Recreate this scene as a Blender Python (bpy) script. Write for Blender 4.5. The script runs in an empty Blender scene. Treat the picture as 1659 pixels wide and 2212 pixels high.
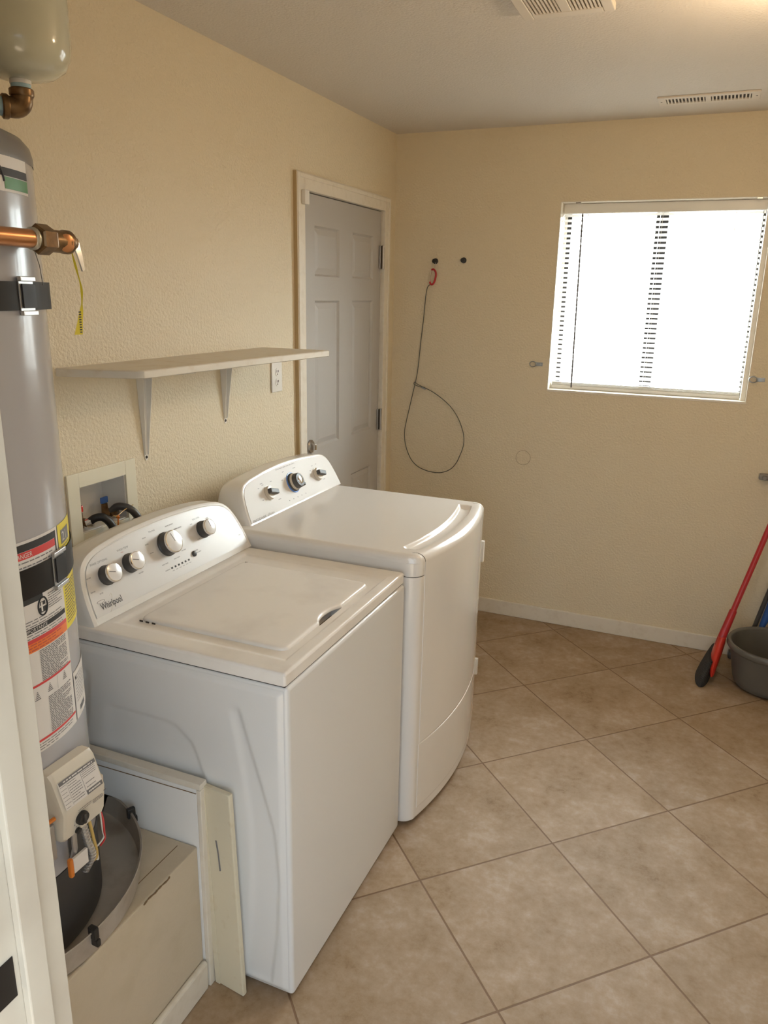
import bpy, bmesh, math, random
from mathutils import Vector, Matrix

random.seed(7)
S = bpy.context.scene
COL = S.collection
R = math.radians

# ------------------------------------------------------------------ camera, world, lights
cam_d = bpy.data.cameras.new('camera')
cam = bpy.data.objects.new('camera', cam_d)
COL.objects.link(cam)
_r = Vector((0.91996984, 0.39155813, 0.01837713))
_u = Vector((-0.12336717, 0.24471599, 0.96171442))
_f = Vector((-0.37206992, 0.8870154, -0.27343675))
cam.matrix_world = Matrix(((_r.x, _u.x, -_f.x, 1.58521), (_r.y, _u.y, -_f.y, -3.85283),
                           (_r.z, _u.z, -_f.z, 1.67794), (0, 0, 0, 1)))
cam_d.sensor_fit = 'VERTICAL'
cam_d.sensor_height = 36.0
cam_d.lens = 26.9616
cam_d.clip_start = 0.02
S.camera = cam

S.view_settings.view_transform = 'Standard'
S.view_settings.look = 'None'
S.view_settings.gamma = 1.0
S.view_settings.use_curve_mapping = False
S.view_settings.exposure = 0.0
S.cycles.max_bounces = 12
S.cycles.diffuse_bounces = 8
S.cycles.transmission_bounces = 8
S.cycles.transparent_max_bounces = 16
S.cycles.sample_clamp_indirect = 6.0
S.cycles.use_denoising = True

SKY_UP = 35.0          # sky outside the window, above the horizon
SKY_DOWN = 6.0         # sunlit ground outside the window
HALL_UP = 2.3          # bright hall behind the camera
HALL_MID = 2.8
HALL_DOWN = 0.3
w = bpy.data.worlds.new('daylight')
S.world = w
w.use_nodes = True
nt = w.node_tree
nt.nodes.clear()
L = nt.links.new
tc = nt.nodes.new('ShaderNodeTexCoord')
sp = nt.nodes.new('ShaderNodeSeparateXYZ')
L(tc.outputs['Generated'], sp.inputs[0])


def ramp(axis, lo, hi, stops):
    m = nt.nodes.new('ShaderNodeMapRange')
    m.inputs['From Min'].default_value = lo; m.inputs['From Max'].default_value = hi
    L(sp.outputs[axis], m.inputs['Value'])
    out = None
    if len(stops) == 2:
        x = nt.nodes.new('ShaderNodeMix'); x.data_type = 'RGBA'
        for k, c in ((6, stops[0]), (7, stops[1])):
            if isinstance(c, tuple): x.inputs[k].default_value = (*c, 1)
            else: L(c, x.inputs[k])
        L(m.outputs['Result'], x.inputs[0]); out = x.outputs[2]
    return out


def c3(k, r, g, b):
    return (k * r, k * g, k * b)


sky = ramp('Z', -0.10, 0.10, [c3(SKY_DOWN, 1.0, 0.96, 0.90), c3(SKY_UP, 0.94, 1.0, 1.03)])
hall = ramp('Z', -0.22, 0.02, [c3(HALL_DOWN, 1.0, 0.90, 0.78), c3(HALL_MID, 0.80, 1.0, 1.17)])
hall = ramp('Z', 0.0, 0.6, [hall, c3(HALL_UP, 0.92, 1.0, 1.06)])
col = ramp('Y', -0.25, 0.15, [hall, sky])
bg = nt.nodes.new('ShaderNodeBackground')
wo = nt.nodes.new('ShaderNodeOutputWorld')
L(col, bg.inputs['Color']); L(bg.outputs[0], wo.inputs[0])

BULB = (1.74, -1.58, 2.315)
bd = bpy.data.lights.new('ceiling_bulb', 'POINT')
bd.energy = 12.5
bd.color = (1.0, 0.74, 0.46)
bd.shadow_soft_size = 0.055
bo = bpy.data.objects.new('ceiling_bulb', bd); COL.objects.link(bo); bo.location = (BULB[0], BULB[1], BULB[2] - 0.10)


# ------------------------------------------------------------------ materials
def mat(name, col, rough=0.5, metal=0.0, spec=0.5, coat=0.0, bump=None, var=None, emit=None):
    m = bpy.data.materials.new(name); m.use_nodes = True
    t = m.node_tree; b = t.nodes['Principled BSDF']
    b.inputs['Base Color'].default_value = (*col, 1)
    b.inputs['Roughness'].default_value = rough
    b.inputs['Metallic'].default_value = metal
    b.inputs['Specular IOR Level'].default_value = spec
    if coat:
        b.inputs['Coat Weight'].default_value = coat
        b.inputs['Coat Roughness'].default_value = 0.06
    g = t.nodes.new('ShaderNodeNewGeometry')
    if var:
        sc, col2, lo, hi = var[:4]
        n = t.nodes.new('ShaderNodeTexNoise'); n.inputs['Scale'].default_value = sc
        n.inputs['Detail'].default_value = 5
        t.links.new(g.outputs['Position'], n.inputs['Vector'])
        r = t.nodes.new('ShaderNodeMapRange'); r.inputs['From Min'].default_value = lo; r.inputs['From Max'].default_value = hi
        t.links.new(n.outputs['Fac'], r.inputs['Value'])
        x = t.nodes.new('ShaderNodeMix'); x.data_type = 'RGBA'
        x.inputs[6].default_value = (*col, 1); x.inputs[7].default_value = (*col2, 1)
        t.links.new(r.outputs['Result'], x.inputs[0]); t.links.new(x.outputs[2], b.inputs['Base Color'])
    if bump:
        sc, st, dist = bump
        n = t.nodes.new('ShaderNodeTexNoise'); n.inputs['Scale'].default_value = sc
        n.inputs['Detail'].default_value = 3
        t.links.new(g.outputs['Position'], n.inputs['Vector'])
        bp = t.nodes.new('ShaderNodeBump'); bp.inputs['Strength'].default_value = st; bp.inputs['Distance'].default_value = dist
        t.links.new(n.outputs['Fac'], bp.inputs['Height']); t.links.new(bp.outputs['Normal'], b.inputs['Normal'])
    if emit:
        b.inputs['Emission Color'].default_value = (*emit[0], 1); b.inputs['Emission Strength'].default_value = emit[1]
    return m


M = {}
M['wall'] = mat('tan_wall_paint', (0.715, 0.628, 0.468), 0.5, spec=0.4, bump=(105, 0.75, 0.005))
M['ceiling'] = mat('ceiling_paint', (0.66, 0.62, 0.57), 0.8, spec=0.2, bump=(120, 0.6, 0.004))
M['trim'] = mat('white_trim_paint', (0.74, 0.69, 0.60), 0.4, spec=0.4, var=(30, (0.66, 0.60, 0.50), 0.5, 0.8))
M['trim_tan'] = mat('tan_painted_edge', (0.46, 0.34, 0.18), 0.6)
M['jamb'] = mat('cream_jamb_paint', (0.56, 0.52, 0.44), 0.5, var=(8, (0.50, 0.455, 0.38), 0.45, 0.75))
M['door'] = mat('grey_door_paint', (0.43, 0.41, 0.39), 0.45, bump=(160, 0.15, 0.002))
M['enamel'] = mat('white_enamel', (0.74, 0.745, 0.745), 0.28, coat=0.35)
M['enamel_dusty_lit'] = mat('white_enamel_dusty_lit', (0.86, 0.835, 0.80), 0.28, coat=0.35, var=(7, (0.75, 0.715, 0.675), 0.52, 0.78))  # dusty washer top; base lightened to paint in the light it catches
M['dryer'] = mat('glossy_white_enamel', (0.82, 0.80, 0.775), 0.20, coat=0.7)
M['panel_sil'] = mat('pale_silver_panel', (0.68, 0.665, 0.65), 0.32, metal=0.15, coat=0.3)
M['plastic_w'] = mat('white_plastic', (0.76, 0.74, 0.70), 0.35)
M['cream'] = mat('cream_paint', (0.70, 0.64, 0.49), 0.55, var=(25, (0.60, 0.51, 0.35), 0.60, 0.85))
M['wand'] = mat('clouded_wand', (0.055, 0.042, 0.042), 0.5)
M['lever'] = mat('bright_lever', (0.93, 0.93, 0.92), 0.22, metal=0.6, coat=0.6)
M['platform'] = mat('platform_paint', (0.56, 0.485, 0.37), 0.6, bump=(95, 0.4, 0.003), var=(9, (0.48, 0.41, 0.29), 0.5, 0.8))
M['panelboard'] = mat('white_board', (0.84, 0.84, 0.83), 0.55)
M['chrome'] = mat('chrome', (0.80, 0.78, 0.76), 0.12, metal=1.0)
M['nickel'] = mat('satin_nickel', (0.42, 0.39, 0.36), 0.28, metal=1.0)
M['dark_metal'] = mat('dark_bronze', (0.035, 0.032, 0.030), 0.4, metal=0.6)
M['black'] = mat('black_plastic', (0.022, 0.021, 0.021), 0.45)
M['darkgrey'] = mat('dark_grey_plastic', (0.060, 0.057, 0.055), 0.4)
M['knob_face'] = mat('silver_knob_face', (0.74, 0.73, 0.72), 0.3, metal=0.1, coat=0.4)
M['knob_beige'] = mat('beige_knob', (0.62, 0.55, 0.45), 0.3)
M['ink'] = mat('grey_print', (0.17, 0.165, 0.17), 0.6)
M['ink_soft'] = mat('light_grey_print', (0.40, 0.39, 0.385), 0.6)
M['ink_black'] = mat('black_print', (0.03, 0.03, 0.032), 0.6)
M['ink_red'] = mat('red_print', (0.50, 0.10, 0.08), 0.6)
M['gold'] = mat('gold_print', (0.45, 0.37, 0.20), 0.4)
M['blue_plastic'] = mat('blue_plastic_ring', (0.12, 0.28, 0.75), 0.2)  # plain blue plastic for the ring around the timer knob
M['tank'] = mat('grey_tank_enamel', (0.41, 0.40, 0.415), 0.22, coat=0.3)
M['tank_cap'] = mat('grey_tank_cap', (0.17, 0.16, 0.155), 0.35)
M['skirt'] = mat('black_tank_skirt', (0.050, 0.048, 0.048), 0.45)
M['strap'] = mat('black_strap', (0.016, 0.0135, 0.012), 0.5, spec=0.25)
M['label_w'] = mat('white_label', (0.72, 0.69, 0.66), 0.45)
M['label_y'] = mat('yellow_label', (0.78, 0.66, 0.05), 0.4)
M['label_r'] = mat('red_label_ink', (0.62, 0.06, 0.06), 0.4)
M['label_o'] = mat('orange_label_ink', (0.80, 0.20, 0.04), 0.4)
M['label_g'] = mat('green_label_ink', (0.06, 0.22, 0.06), 0.4)
M['steel'] = mat('galvanised_steel', (0.52, 0.52, 0.52), 0.4, metal=0.8)
M['pan'] = mat('aluminium_pan', (0.46, 0.42, 0.37), 0.40, metal=0.3, var=(14, (0.31, 0.26, 0.21), 0.45, 0.75))
M['copper'] = mat('copper_pipe', (0.60, 0.29, 0.14), 0.28, metal=0.9)
M['brass'] = mat('aged_brass', (0.21, 0.125, 0.058), 0.34, metal=0.7, var=(60, (0.12, 0.068, 0.032), 0.45, 0.7))
M['solder'] = mat('solder_ring', (0.60, 0.58, 0.50), 0.3, metal=0.8)
M['tape_blue'] = mat('pale_blue_thread_tape', (0.38, 0.55, 0.62), 0.5)
M['exp_tank'] = mat('pale_green_tank_enamel', (0.56, 0.55, 0.43), 0.16, coat=0.5)
M['yellow_tag'] = mat('yellow_tag', (0.68, 0.55, 0.03), 0.5)
M['valve_beige'] = mat('beige_valve_plastic', (0.66, 0.61, 0.52), 0.4)
M['wire_red'] = mat('red_wire', (0.50, 0.04, 0.04), 0.4)
M['wire_white'] = mat('white_wire', (0.62, 0.60, 0.55), 0.4)
M['wire_tan'] = mat('tan_wire', (0.55, 0.38, 0.12), 0.4)
M['orange'] = mat('orange_plastic', (0.65, 0.20, 0.03), 0.4)
M['box_plastic'] = mat('ivory_box_plastic', (0.78, 0.74, 0.60), 0.4)
M['panel_w'] = mat('white_panel', (0.70, 0.68, 0.655), 0.42, spec=0.3)
M['brand'] = mat('dark_print', (0.07, 0.07, 0.075), 0.6)
M['blue'] = mat('blue_handle', (0.04, 0.12, 0.40), 0.4)
M['red'] = mat('red_plastic', (0.42, 0.020, 0.025), 0.3)
M['red_orange'] = mat('bright_red_plastic', (0.55, 0.035, 0.020), 0.3)
M['bucket'] = mat('grey_bucket_plastic', (0.125, 0.118, 0.105), 0.35)
M['bristle'] = mat('dark_bristles', (0.035, 0.036, 0.038), 0.8, bump=(300, 0.8, 0.01))
M['grey_plastic'] = mat('grey_plastic', (0.22, 0.21, 0.20), 0.4)
M['cable'] = mat('green_grey_cable', (0.10, 0.105, 0.085), 0.4, metal=0.3)
M['zinc'] = mat('zinc_plate', (0.38, 0.40, 0.42), 0.35, metal=0.8)
M['vent'] = mat('vent_paint', (0.66, 0.61, 0.54), 0.6)
M['dark'] = mat('dark_hollow', (0.05, 0.042, 0.035), 0.8)
M['lamp'] = mat('lamp_glass', (0.9, 0.85, 0.75), 0.4, emit=((1.0, 0.72, 0.42), 3.0))
M['shelf'] = mat('shelf_paint', (0.70, 0.66, 0.58), 0.5, var=(20, (0.60, 0.52, 0.40), 0.55, 0.8))
M['rust'] = mat('rust_stain', (0.19, 0.125, 0.065), 0.8)


def slat_material():
    m = bpy.data.materials.new('white_blind_slat'); m.use_nodes = True
    t = m.node_tree; t.nodes.clear()
    d = t.nodes.new('ShaderNodeBsdfDiffuse'); d.inputs[0].default_value = (0.82, 0.81, 0.80, 1)
    tr = t.nodes.new('ShaderNodeBsdfTranslucent'); tr.inputs[0].default_value = (0.80, 0.78, 0.75, 1)
    x = t.nodes.new('ShaderNodeMixShader'); x.inputs[0].default_value = 0.30
    o = t.nodes.new('ShaderNodeOutputMaterial')
    t.links.new(d.outputs[0], x.inputs[1]); t.links.new(tr.outputs[0], x.inputs[2]); t.links.new(x.outputs[0], o.inputs[0])
    return m


def glass_material():
    m = bpy.data.materials.new('window_glass'); m.use_nodes = True
    t = m.node_tree; t.nodes.clear()
    a = t.nodes.new('ShaderNodeBsdfTransparent'); a.inputs[0].default_value = (0.95, 0.97, 0.96, 1)
    b = t.nodes.new('ShaderNodeBsdfGlossy'); b.inputs['Roughness'].default_value = 0.02
    x = t.nodes.new('ShaderNodeMixShader'); x.inputs[0].default_value = 0.05
    o = t.nodes.new('ShaderNodeOutputMaterial')
    t.links.new(a.outputs[0], x.inputs[1]); t.links.new(b.outputs[0], x.inputs[2]); t.links.new(x.outputs[0], o.inputs[0])
    return m


M['slat'] = slat_material()
M['glass'] = glass_material()

TH, TS, TOX, TOY = 0.7927677, 0.4631963, 0.9837373, -0.0880115


def tile_material():
    m = bpy.data.materials.new('beige_ceramic_tile'); m.use_nodes = True
    t = m.node_tree; b = t.nodes['Principled BSDF']
    k = t.links.new
    g = t.nodes.new('ShaderNodeNewGeometry')

    def vm(op, a, bvec=None):
        n = t.nodes.new('ShaderNodeVectorMath'); n.operation = op
        if isinstance(a, tuple): n.inputs[0].default_value = a
        else: k(a, n.inputs[0])
        if isinstance(bvec, tuple): n.inputs[1].default_value = bvec
        elif bvec is not None: k(bvec, n.inputs[1])
        return n

    def ma(op, a, bb=None, c=None):
        n = t.nodes.new('ShaderNodeMath'); n.operation = op
        for i, v in enumerate((a, bb, c)):
            if v is None: continue
            if isinstance(v, (int, float)): n.inputs[i].default_value = v
            else: k(v, n.inputs[i])
        return n.outputs[0]
    p = vm('SUBTRACT', g.outputs['Position'], (TOX, TOY, 0)).outputs[0]
    c, s = math.cos(TH), math.sin(TH)
    a = ma('DIVIDE', vm('DOT_PRODUCT', p, (c, -s, 0)).outputs['Value'], TS)
    d = ma('DIVIDE', vm('DOT_PRODUCT', p, (-s, -c, 0)).outputs['Value'], TS)
    fa, fd = ma('FRACT', a), ma('FRACT', d)
    da = ma('ABSOLUTE', ma('SUBTRACT', fa, 0.5)); dd = ma('ABSOLUTE', ma('SUBTRACT', fd, 0.5))
    edge = ma('SUBTRACT', 0.5, ma('MAXIMUM', da, dd))          # distance to the joint, in tiles
    gm = t.nodes.new('ShaderNodeMapRange'); gm.inputs['From Min'].default_value = 0.0042; gm.inputs['From Max'].default_value = 0.0070
    k(edge, gm.inputs['Value'])
    cell = t.nodes.new('ShaderNodeCombineXYZ'); k(ma('FLOOR', a), cell.inputs[0]); k(ma('FLOOR', d), cell.inputs[1])
    wn = t.nodes.new('ShaderNodeTexWhiteNoise'); k(cell.outputs[0], wn.inputs['Vector'])
    off = vm('MULTIPLY', wn.outputs['Color'], (7, 7, 7)).outputs[0]
    pos = vm('ADD', p, off).outputs[0]
    n1 = t.nodes.new('ShaderNodeTexNoise'); n1.inputs['Scale'].default_value = 5.5; n1.inputs['Detail'].default_value = 8; n1.inputs['Roughness'].default_value = 0.65
    k(pos, n1.inputs['Vector'])
    n2 = t.nodes.new('ShaderNodeTexNoise'); n2.inputs['Scale'].default_value = 38; n2.inputs['Detail'].default_value = 8; n2.inputs['Roughness'].default_value = 0.7
    k(pos, n2.inputs['Vector'])
    f = ma('ADD', ma('MULTIPLY', n1.outputs['Fac'], 0.62), ma('MULTIPLY', n2.outputs['Fac'], 0.38))
    cr = t.nodes.new('ShaderNodeValToRGB')
    e = cr.color_ramp.elements
    e[0].position = 0.33; e[0].color = (0.205, 0.128, 0.065, 1)
    e[1].position = 0.63; e[1].color = (0.425, 0.335, 0.258, 1)
    x1 = e.new(0.42); x1.color = (0.295, 0.205, 0.122, 1)
    x2 = e.new(0.54); x2.color = (0.365, 0.270, 0.186, 1)
    k(f, cr.inputs[0])
    hv = t.nodes.new('ShaderNodeHueSaturation'); k(cr.outputs[0], hv.inputs['Color'])
    k(ma('MULTIPLY_ADD', wn.outputs['Value'], 0.12, 0.95), hv.inputs['Value'])
    mixc = t.nodes.new('ShaderNodeMix'); mixc.data_type = 'RGBA'
    mixc.inputs[6].default_value = (0.19, 0.115, 0.065, 1)
    k(gm.outputs['Result'], mixc.inputs[0]); k(hv.outputs[0], mixc.inputs[7])
    k(mixc.outputs[2], b.inputs['Base Color'])
    b.inputs['Roughness'].default_value = 0.55
    b.inputs['Specular IOR Level'].default_value = 0.35
    h = ma('ADD', gm.outputs['Result'], ma('MULTIPLY', n2.outputs['Fac'], 0.08))
    bu = t.nodes.new('ShaderNodeBump'); bu.inputs['Strength'].default_value = 0.5; bu.inputs['Distance'].default_value = 0.003
    k(h, bu.inputs['Height']); k(bu.outputs['Normal'], b.inputs['Normal'])
    return m


M['tile'] = tile_material()


# ------------------------------------------------------------------ mesh builder
class B:
    def __init__(s):
        s.v = []; s.f = []; s.m = []; s.mats = []; s.cur = 0; s.flat = set()

    def use(s, name):
        if name not in s.mats: s.mats.append(name)
        s.cur = s.mats.index(name)
        return s

    def add(s, vs, fs):
        o = len(s.v); s.v += [tuple(p) for p in vs]
        for f in fs:
            s.f.append(tuple(i + o for i in f)); s.m.append(s.cur)
        return s

    def bm(s, b, mtx=None):
        b.verts.index_update(); b.faces.index_update()
        s.add([(mtx @ v.co if mtx else v.co) for v in b.verts], [[v.index for v in f.verts] for f in b.faces])
        b.free()
        return s

    def box(s, x0, x1, y0, y1, z0, z1, bev=0.0, seg=2, mtx=None):
        b = bmesh.new()
        bmesh.ops.create_cube(b, size=1.0)
        for v in b.verts:
            v.co = ((x0 + x1) / 2 + v.co.x * (x1 - x0), (y0 + y1) / 2 + v.co.y * (y1 - y0), (z0 + z1) / 2 + v.co.z * (z1 - z0))
        if bev > 0:
            bmesh.ops.bevel(b, geom=list(b.edges), offset=bev, segments=seg, affect='EDGES', profile=0.5)
        b.faces.index_update()
        for f in b.faces:
            f.normal_update()
            if max(abs(f.normal.x), abs(f.normal.y), abs(f.normal.z)) > 0.9999: s.flat.add(len(s.f) + f.index)
        return s.bm(b, mtx)

    def grid(s, us, vs, fn):
        n, k = len(us), len(vs)
        P = [fn(u, v) for u in us for v in vs]
        F = [(i * k + j, (i + 1) * k + j, (i + 1) * k + j + 1, i * k + j + 1) for i in range(n - 1) for j in range(k - 1)]
        return s.add(P, F)

    def ring_loft(s, rings, cap0=True, cap1=True, closed=True):
        k = len(rings[0]); P = [p for r in rings for p in r]; F = []
        for i in range(len(rings) - 1):
            for j in range(k if closed else k - 1):
                j2 = (j + 1) % k
                F.append((i * k + j, i * k + j2, (i + 1) * k + j2, (i + 1) * k + j))
        if cap0: F.append(tuple(reversed(range(k))))
        if cap1: F.append(tuple((len(rings) - 1) * k + j for j in range(k)))
        return s.add(P, F)

    def cone(s, p0, p1, r0, r1=None, seg=24):
        r1 = r0 if r1 is None else r1
        return s.lathe([(r0, 0), (r1, (Vector(p1) - Vector(p0)).length)], p0, Vector(p1) - Vector(p0), seg)

    def lathe(s, prof, origin, axis=(0, 0, 1), seg=32, cap0=True, cap1=True):
        a = Vector(axis).normalized(); o = Vector(origin)
        h = Vector((1, 0, 0)) if abs(a.x) < 0.9 else Vector((0, 1, 0))
        e1 = a.cross(h).normalized(); e2 = a.cross(e1)
        rings = []
        for r, z in prof:
            r = max(r, 1e-5)
            rings.append([o + a * z + (e1 * math.cos(2 * math.pi * i / seg) + e2 * math.sin(2 * math.pi * i / seg)) * r for i in range(seg)])
        return s.ring_loft(rings, cap0, cap1)

    def tube(s, pts, r, seg=10, closed=False):
        pts = [Vector(p) for p in pts]; n = len(pts); rings = []
        up = Vector((0.13, 0.21, 1)).normalized()
        prev = None
        for i, p in enumerate(pts):
            if closed: t = pts[(i + 1) % n] - pts[i - 1]
            else: t = pts[min(i + 1, n - 1)] - pts[max(i - 1, 0)]
            t.normalize()
            if prev is None:
                e1 = t.cross(up)
                if e1.length < 1e-3: e1 = t.cross(Vector((1, 0, 0)))
            else:
                e1 = prev - t * prev.dot(t)
            e1.normalize(); prev = e1; e2 = t.cross(e1)
            rr = r[i] if isinstance(r, (list, tuple)) else r
            rings.append([p + (e1 * math.cos(2 * math.pi * k / seg) + e2 * math.sin(2 * math.pi * k / seg)) * rr for k in range(seg)])
        if closed:
            rings.append(rings[0]); return s.ring_loft(rings, False, False)
        return s.ring_loft(rings)

    def build(s, name, mats=None, parent=None, angle=35):
        mats = [mats] if isinstance(mats, str) else (mats or s.mats or ['plastic_w'])
        xs = [p[0] for p in s.v]; ys = [p[1] for p in s.v]; zs = [p[2] for p in s.v]
        c = Vector(((min(xs) + max(xs)) / 2, (min(ys) + max(ys)) / 2, min(zs)))
        me = bpy.data.meshes.new(name)
        me.from_pydata([(p[0] - c.x, p[1] - c.y, p[2] - c.z) for p in s.v], [], s.f)
        for q in mats: me.materials.append(M[q])
        if len(mats) > 1: me.polygons.foreach_set('material_index', s.m)
        me.update()
        b = bmesh.new(); b.from_mesh(me)
        bmesh.ops.remove_doubles(b, verts=b.verts, dist=1e-6)
        bmesh.ops.recalc_face_normals(b, faces=b.faces); b.to_mesh(me); b.free()
        me.shade_smooth(); me.set_sharp_from_angle(angle=R(angle))
        for i in s.flat: me.polygons[i].use_smooth = False
        o = bpy.data.objects.new(name, me); COL.objects.link(o)
        if len(s.f) < 6000:
            wm = o.modifiers.new('weighted_normals', 'WEIGHTED_NORMAL'); wm.keep_sharp = True; wm.weight = 100
        WORLD[o.name] = c
        if parent:
            o.parent = parent; o.location = c - WORLD[parent.name]
        else:
            o.location = c
        return o


WORLD = {}


def empty(name, loc):
    o = bpy.data.objects.new(name, None); COL.objects.link(o); o.location = loc
    o.empty_display_size = 0.05
    WORLD[o.name] = Vector(loc)
    return o


def tag(o, label=None, cat=None, group=None, kind=None):
    if label: o['label'] = label
    if cat: o['category'] = cat
    if group: o['group'] = group
    if kind: o['kind'] = kind
    return o


def struct(o, label=None, cat=None):
    return tag(o, label, cat, kind='structure')


def lin(a, b, n):
    return [a + (b - a) * i / (n - 1) for i in range(n)]


def sm(a, b, x):
    t = max(0.0, min(1.0, (x - a) / (b - a)))
    return t * t * (3 - 2 * t)


def interp(tab, x):
    if x <= tab[0][0]: return tab[0][1]
    for (a, b), (c, d) in zip(tab, tab[1:]):
        if x <= c: return b + (d - b) * (x - a) / (c - a)
    return tab[-1][1]


def spline(pts, n=8, closed=False):
    P = [Vector(p) for p in pts]; k = len(P); out = []
    for i in range(k if closed else k - 1):
        p1, p2 = P[i], P[(i + 1) % k]
        p0 = P[i - 1] if (closed or i > 0) else p1 * 2 - p2
        p3 = P[(i + 2) % k] if (closed or i < k - 2) else p2 * 2 - p1
        for j in range(n):
            t = j / n
            out.append(0.5 * ((2 * p1) + (p2 - p0) * t + (2 * p0 - 5 * p1 + 4 * p2 - p3) * t * t + (3 * p1 - p0 - 3 * p2 + p3) * t ** 3))
    if not closed: out.append(P[-1])
    return out


_tc = {}



def text_geo(txt, bold=0.0):
    """flat letter faces of one unit height class, as (verts, faces)"""
    if (txt, bold) in _tc: return _tc[(txt, bold)]
    cu = bpy.data.curves.new('letters', 'FONT'); cu.body = txt; cu.size = 1.0; cu.resolution_u = 3; cu.offset = bold
    o = bpy.data.objects.new('letters', cu); COL.objects.link(o)
    dg = bpy.context.evaluated_depsgraph_get()
    me = bpy.data.meshes.new_from_object(o.evaluated_get(dg))
    vs = [tuple(v.co) for v in me.vertices]; fs = [tuple(p.vertices) for p in me.polygons]
    bpy.data.objects.remove(o); bpy.data.curves.remove(cu); bpy.data.meshes.remove(me)
    _tc[(txt, bold)] = (vs, fs)
    return vs, fs


def put_text(b, txt, fn, u0, v0, width=None, height=None, align='l', bold=0.0):
    """write txt with its baseline at (u0,v0); fn maps (u,v) to a point"""
    vs, fs = text_geo(txt, bold)
    if not vs: return
    x0 = min(v[0] for v in vs); x1 = max(v[0] for v in vs)
    if width: k = width / (x1 - x0)
    else: k = height / 0.7
    ky = (height / 0.7) if height else k
    o = {'l': 0, 'c': -(x1 - x0) * k / 2, 'r': -(x1 - x0) * k}[align]
    b.add([fn(u0 + o + (v[0] - x0) * k, v0 + v[1] * ky) for v in vs], fs)


def put_rect(b, fn, u0, u1, v0, v1, n=1):
    us = lin(u0, u1, n + 1)
    b.grid(us, [v0, v1], fn)


def put_lines(b, fn, u0, u1, vtop, vbot, n, th, rng, n_seg=1, fill=0.93):
    """lines of print too small to read: word-long strokes"""
    for i in range(n):
        v = vtop + (vbot - vtop) * i / max(1, n - 1)
        u = u0; end = u0 + (u1 - u0) * (fill if rng.random() < 0.75 else rng.uniform(0.5, 0.95))
        while u < end:
            L_ = (u1 - u0) * rng.uniform(0.06, 0.16)
            e = min(u + L_, end)
            put_rect(b, fn, u, e, v - th, v, n_seg)
            u = e + (u1 - u0) * 0.022


# ------------------------------------------------------------------ room shell
WX0, WX1, WZ0, WZ1 = 0.836, 1.740, 1.229, 2.107
RX, NY, H = 2.45, -3.29, 2.44
struct(B().box(-0.12, RX + 0.12, -4.9, 0.13, -0.06, 0.0).build('floor', 'tile'), 'beige ceramic tile floor laid on the diagonal with brown grout', 'floor')
struct(B().box(-0.12, RX + 0.12, NY - 0.235, 0.13, H, H + 0.08).build('ceiling', 'ceiling'), 'off-white textured ceiling', 'ceiling')
DY0, DY1, DZ = -0.980, -0.165, 2.068
b = B()
b.box(-0.12, 0, NY - 0.235, -2.281, 0, H).box(-0.12, 0, -2.090, DY0 - 0.02, 0, H).box(-0.12, 0, DY0 - 0.02, DY1 + 0.02, DZ + 0.02, H)
b.box(-0.12, 0, DY1 + 0.02, 0.0, 0, H).box(-0.12, 0, -2.281, -2.090, 0, 1.006).box(-0.12, 0, -2.281, -2.090, 1.146, H)
struct(b.build('wall_left', 'wall'), 'tan textured left wall', 'wall')
b = B()
b.box(-0.12, WX0, 0, 0.22, 0, H).box(WX1, RX + 0.12, 0, 0.22, 0, H).box(WX0, WX1, 0, 0.22, 0, WZ0).box(WX0, WX1, 0, 0.22, WZ1, H)
struct(b.build('wall_back', 'wall'), 'tan textured back wall around the window', 'wall')
struct(B().box(RX, RX + 0.12, NY - 0.235, 0, 0, H).build('wall_right', 'wall'), 'tan right wall beyond the picture', 'wall')
b = B()
b.box(0, 0.90, NY - 0.235, NY, 0, H).box(1.75, RX, NY - 0.235, NY, 0, H).box(0.90, 1.75, NY - 0.235, NY, 2.06, H)
struct(b.build('wall_near', 'wall'), 'tan near wall holding the doorway', 'wall')

# baseboards
def baseboard(name, x0, x1, y0, y1, lab):
    struct(B().box(x0, x1, y0, y1, 0, 0.082, 0.004).build(name, 'trim'), lab, 'baseboard')


baseboard('baseboard_back', 0.016, RX - 0.016, -0.014, 0, 'white baseboard along the back wall')

# door in the left wall
d1 = struct(empty('door_1', (0, -0.57, 0)), 'closed grey six-panel door with white casing in left wall', 'door')
rects = []
for (ya, yb) in ((-0.862, -0.628), (-0.492, -0.258)):
    for (za, zb) in ((1.745, 1.945), (1.010, 1.645), (0.20, 0.815)):
        rects.append((ya, yb, za, zb))
ys = sorted({DY0 + 0.003, DY1 - 0.002} | {r[0] for r in rects} | {r[1] for r in rects})
zs = sorted({0.012, DZ - 0.004} | {r[2] for r in rects} | {r[3] for r in rects})
bb = bmesh.new()
vg = [[bb.verts.new((-0.006, y, z)) for z in zs] for y in ys]
pan = []
for i in range(len(ys) - 1):
    for j in range(len(zs) - 1):
        f = bb.faces.new((vg[i][j], vg[i + 1][j], vg[i + 1][j + 1], vg[i][j + 1]))
        cy, cz = (ys[i] + ys[i + 1]) / 2, (zs[j] + zs[j + 1]) / 2
        if any(r[0] < cy < r[1] and r[2] < cz < r[3] for r in rects): pan.append(f)
bmesh.ops.recalc_face_normals(bb, faces=bb.faces)
for th_, dp in ((0.012, -0.009), (0.006, 0.0), (0.030, 0.006)):
    bmesh.ops.inset_individual(bb, faces=pan, thickness=th_, depth=0)
    for f in pan:
        for v in f.verts: v.co.x += dp
b = B(); b.flat = set(range(len(bb.faces))); b.bm(bb).box(-0.044, -0.0161, DY0 + 0.003, DY1 - 0.002, 0.012, DZ - 0.004)
for (ya, yb, za, zb) in ((DY0 + 0.003, DY0 + 0.0031, 0.012, DZ - 0.004),):
    b.box(-0.03, -0.006, ya, yb, za, zb)
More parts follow.
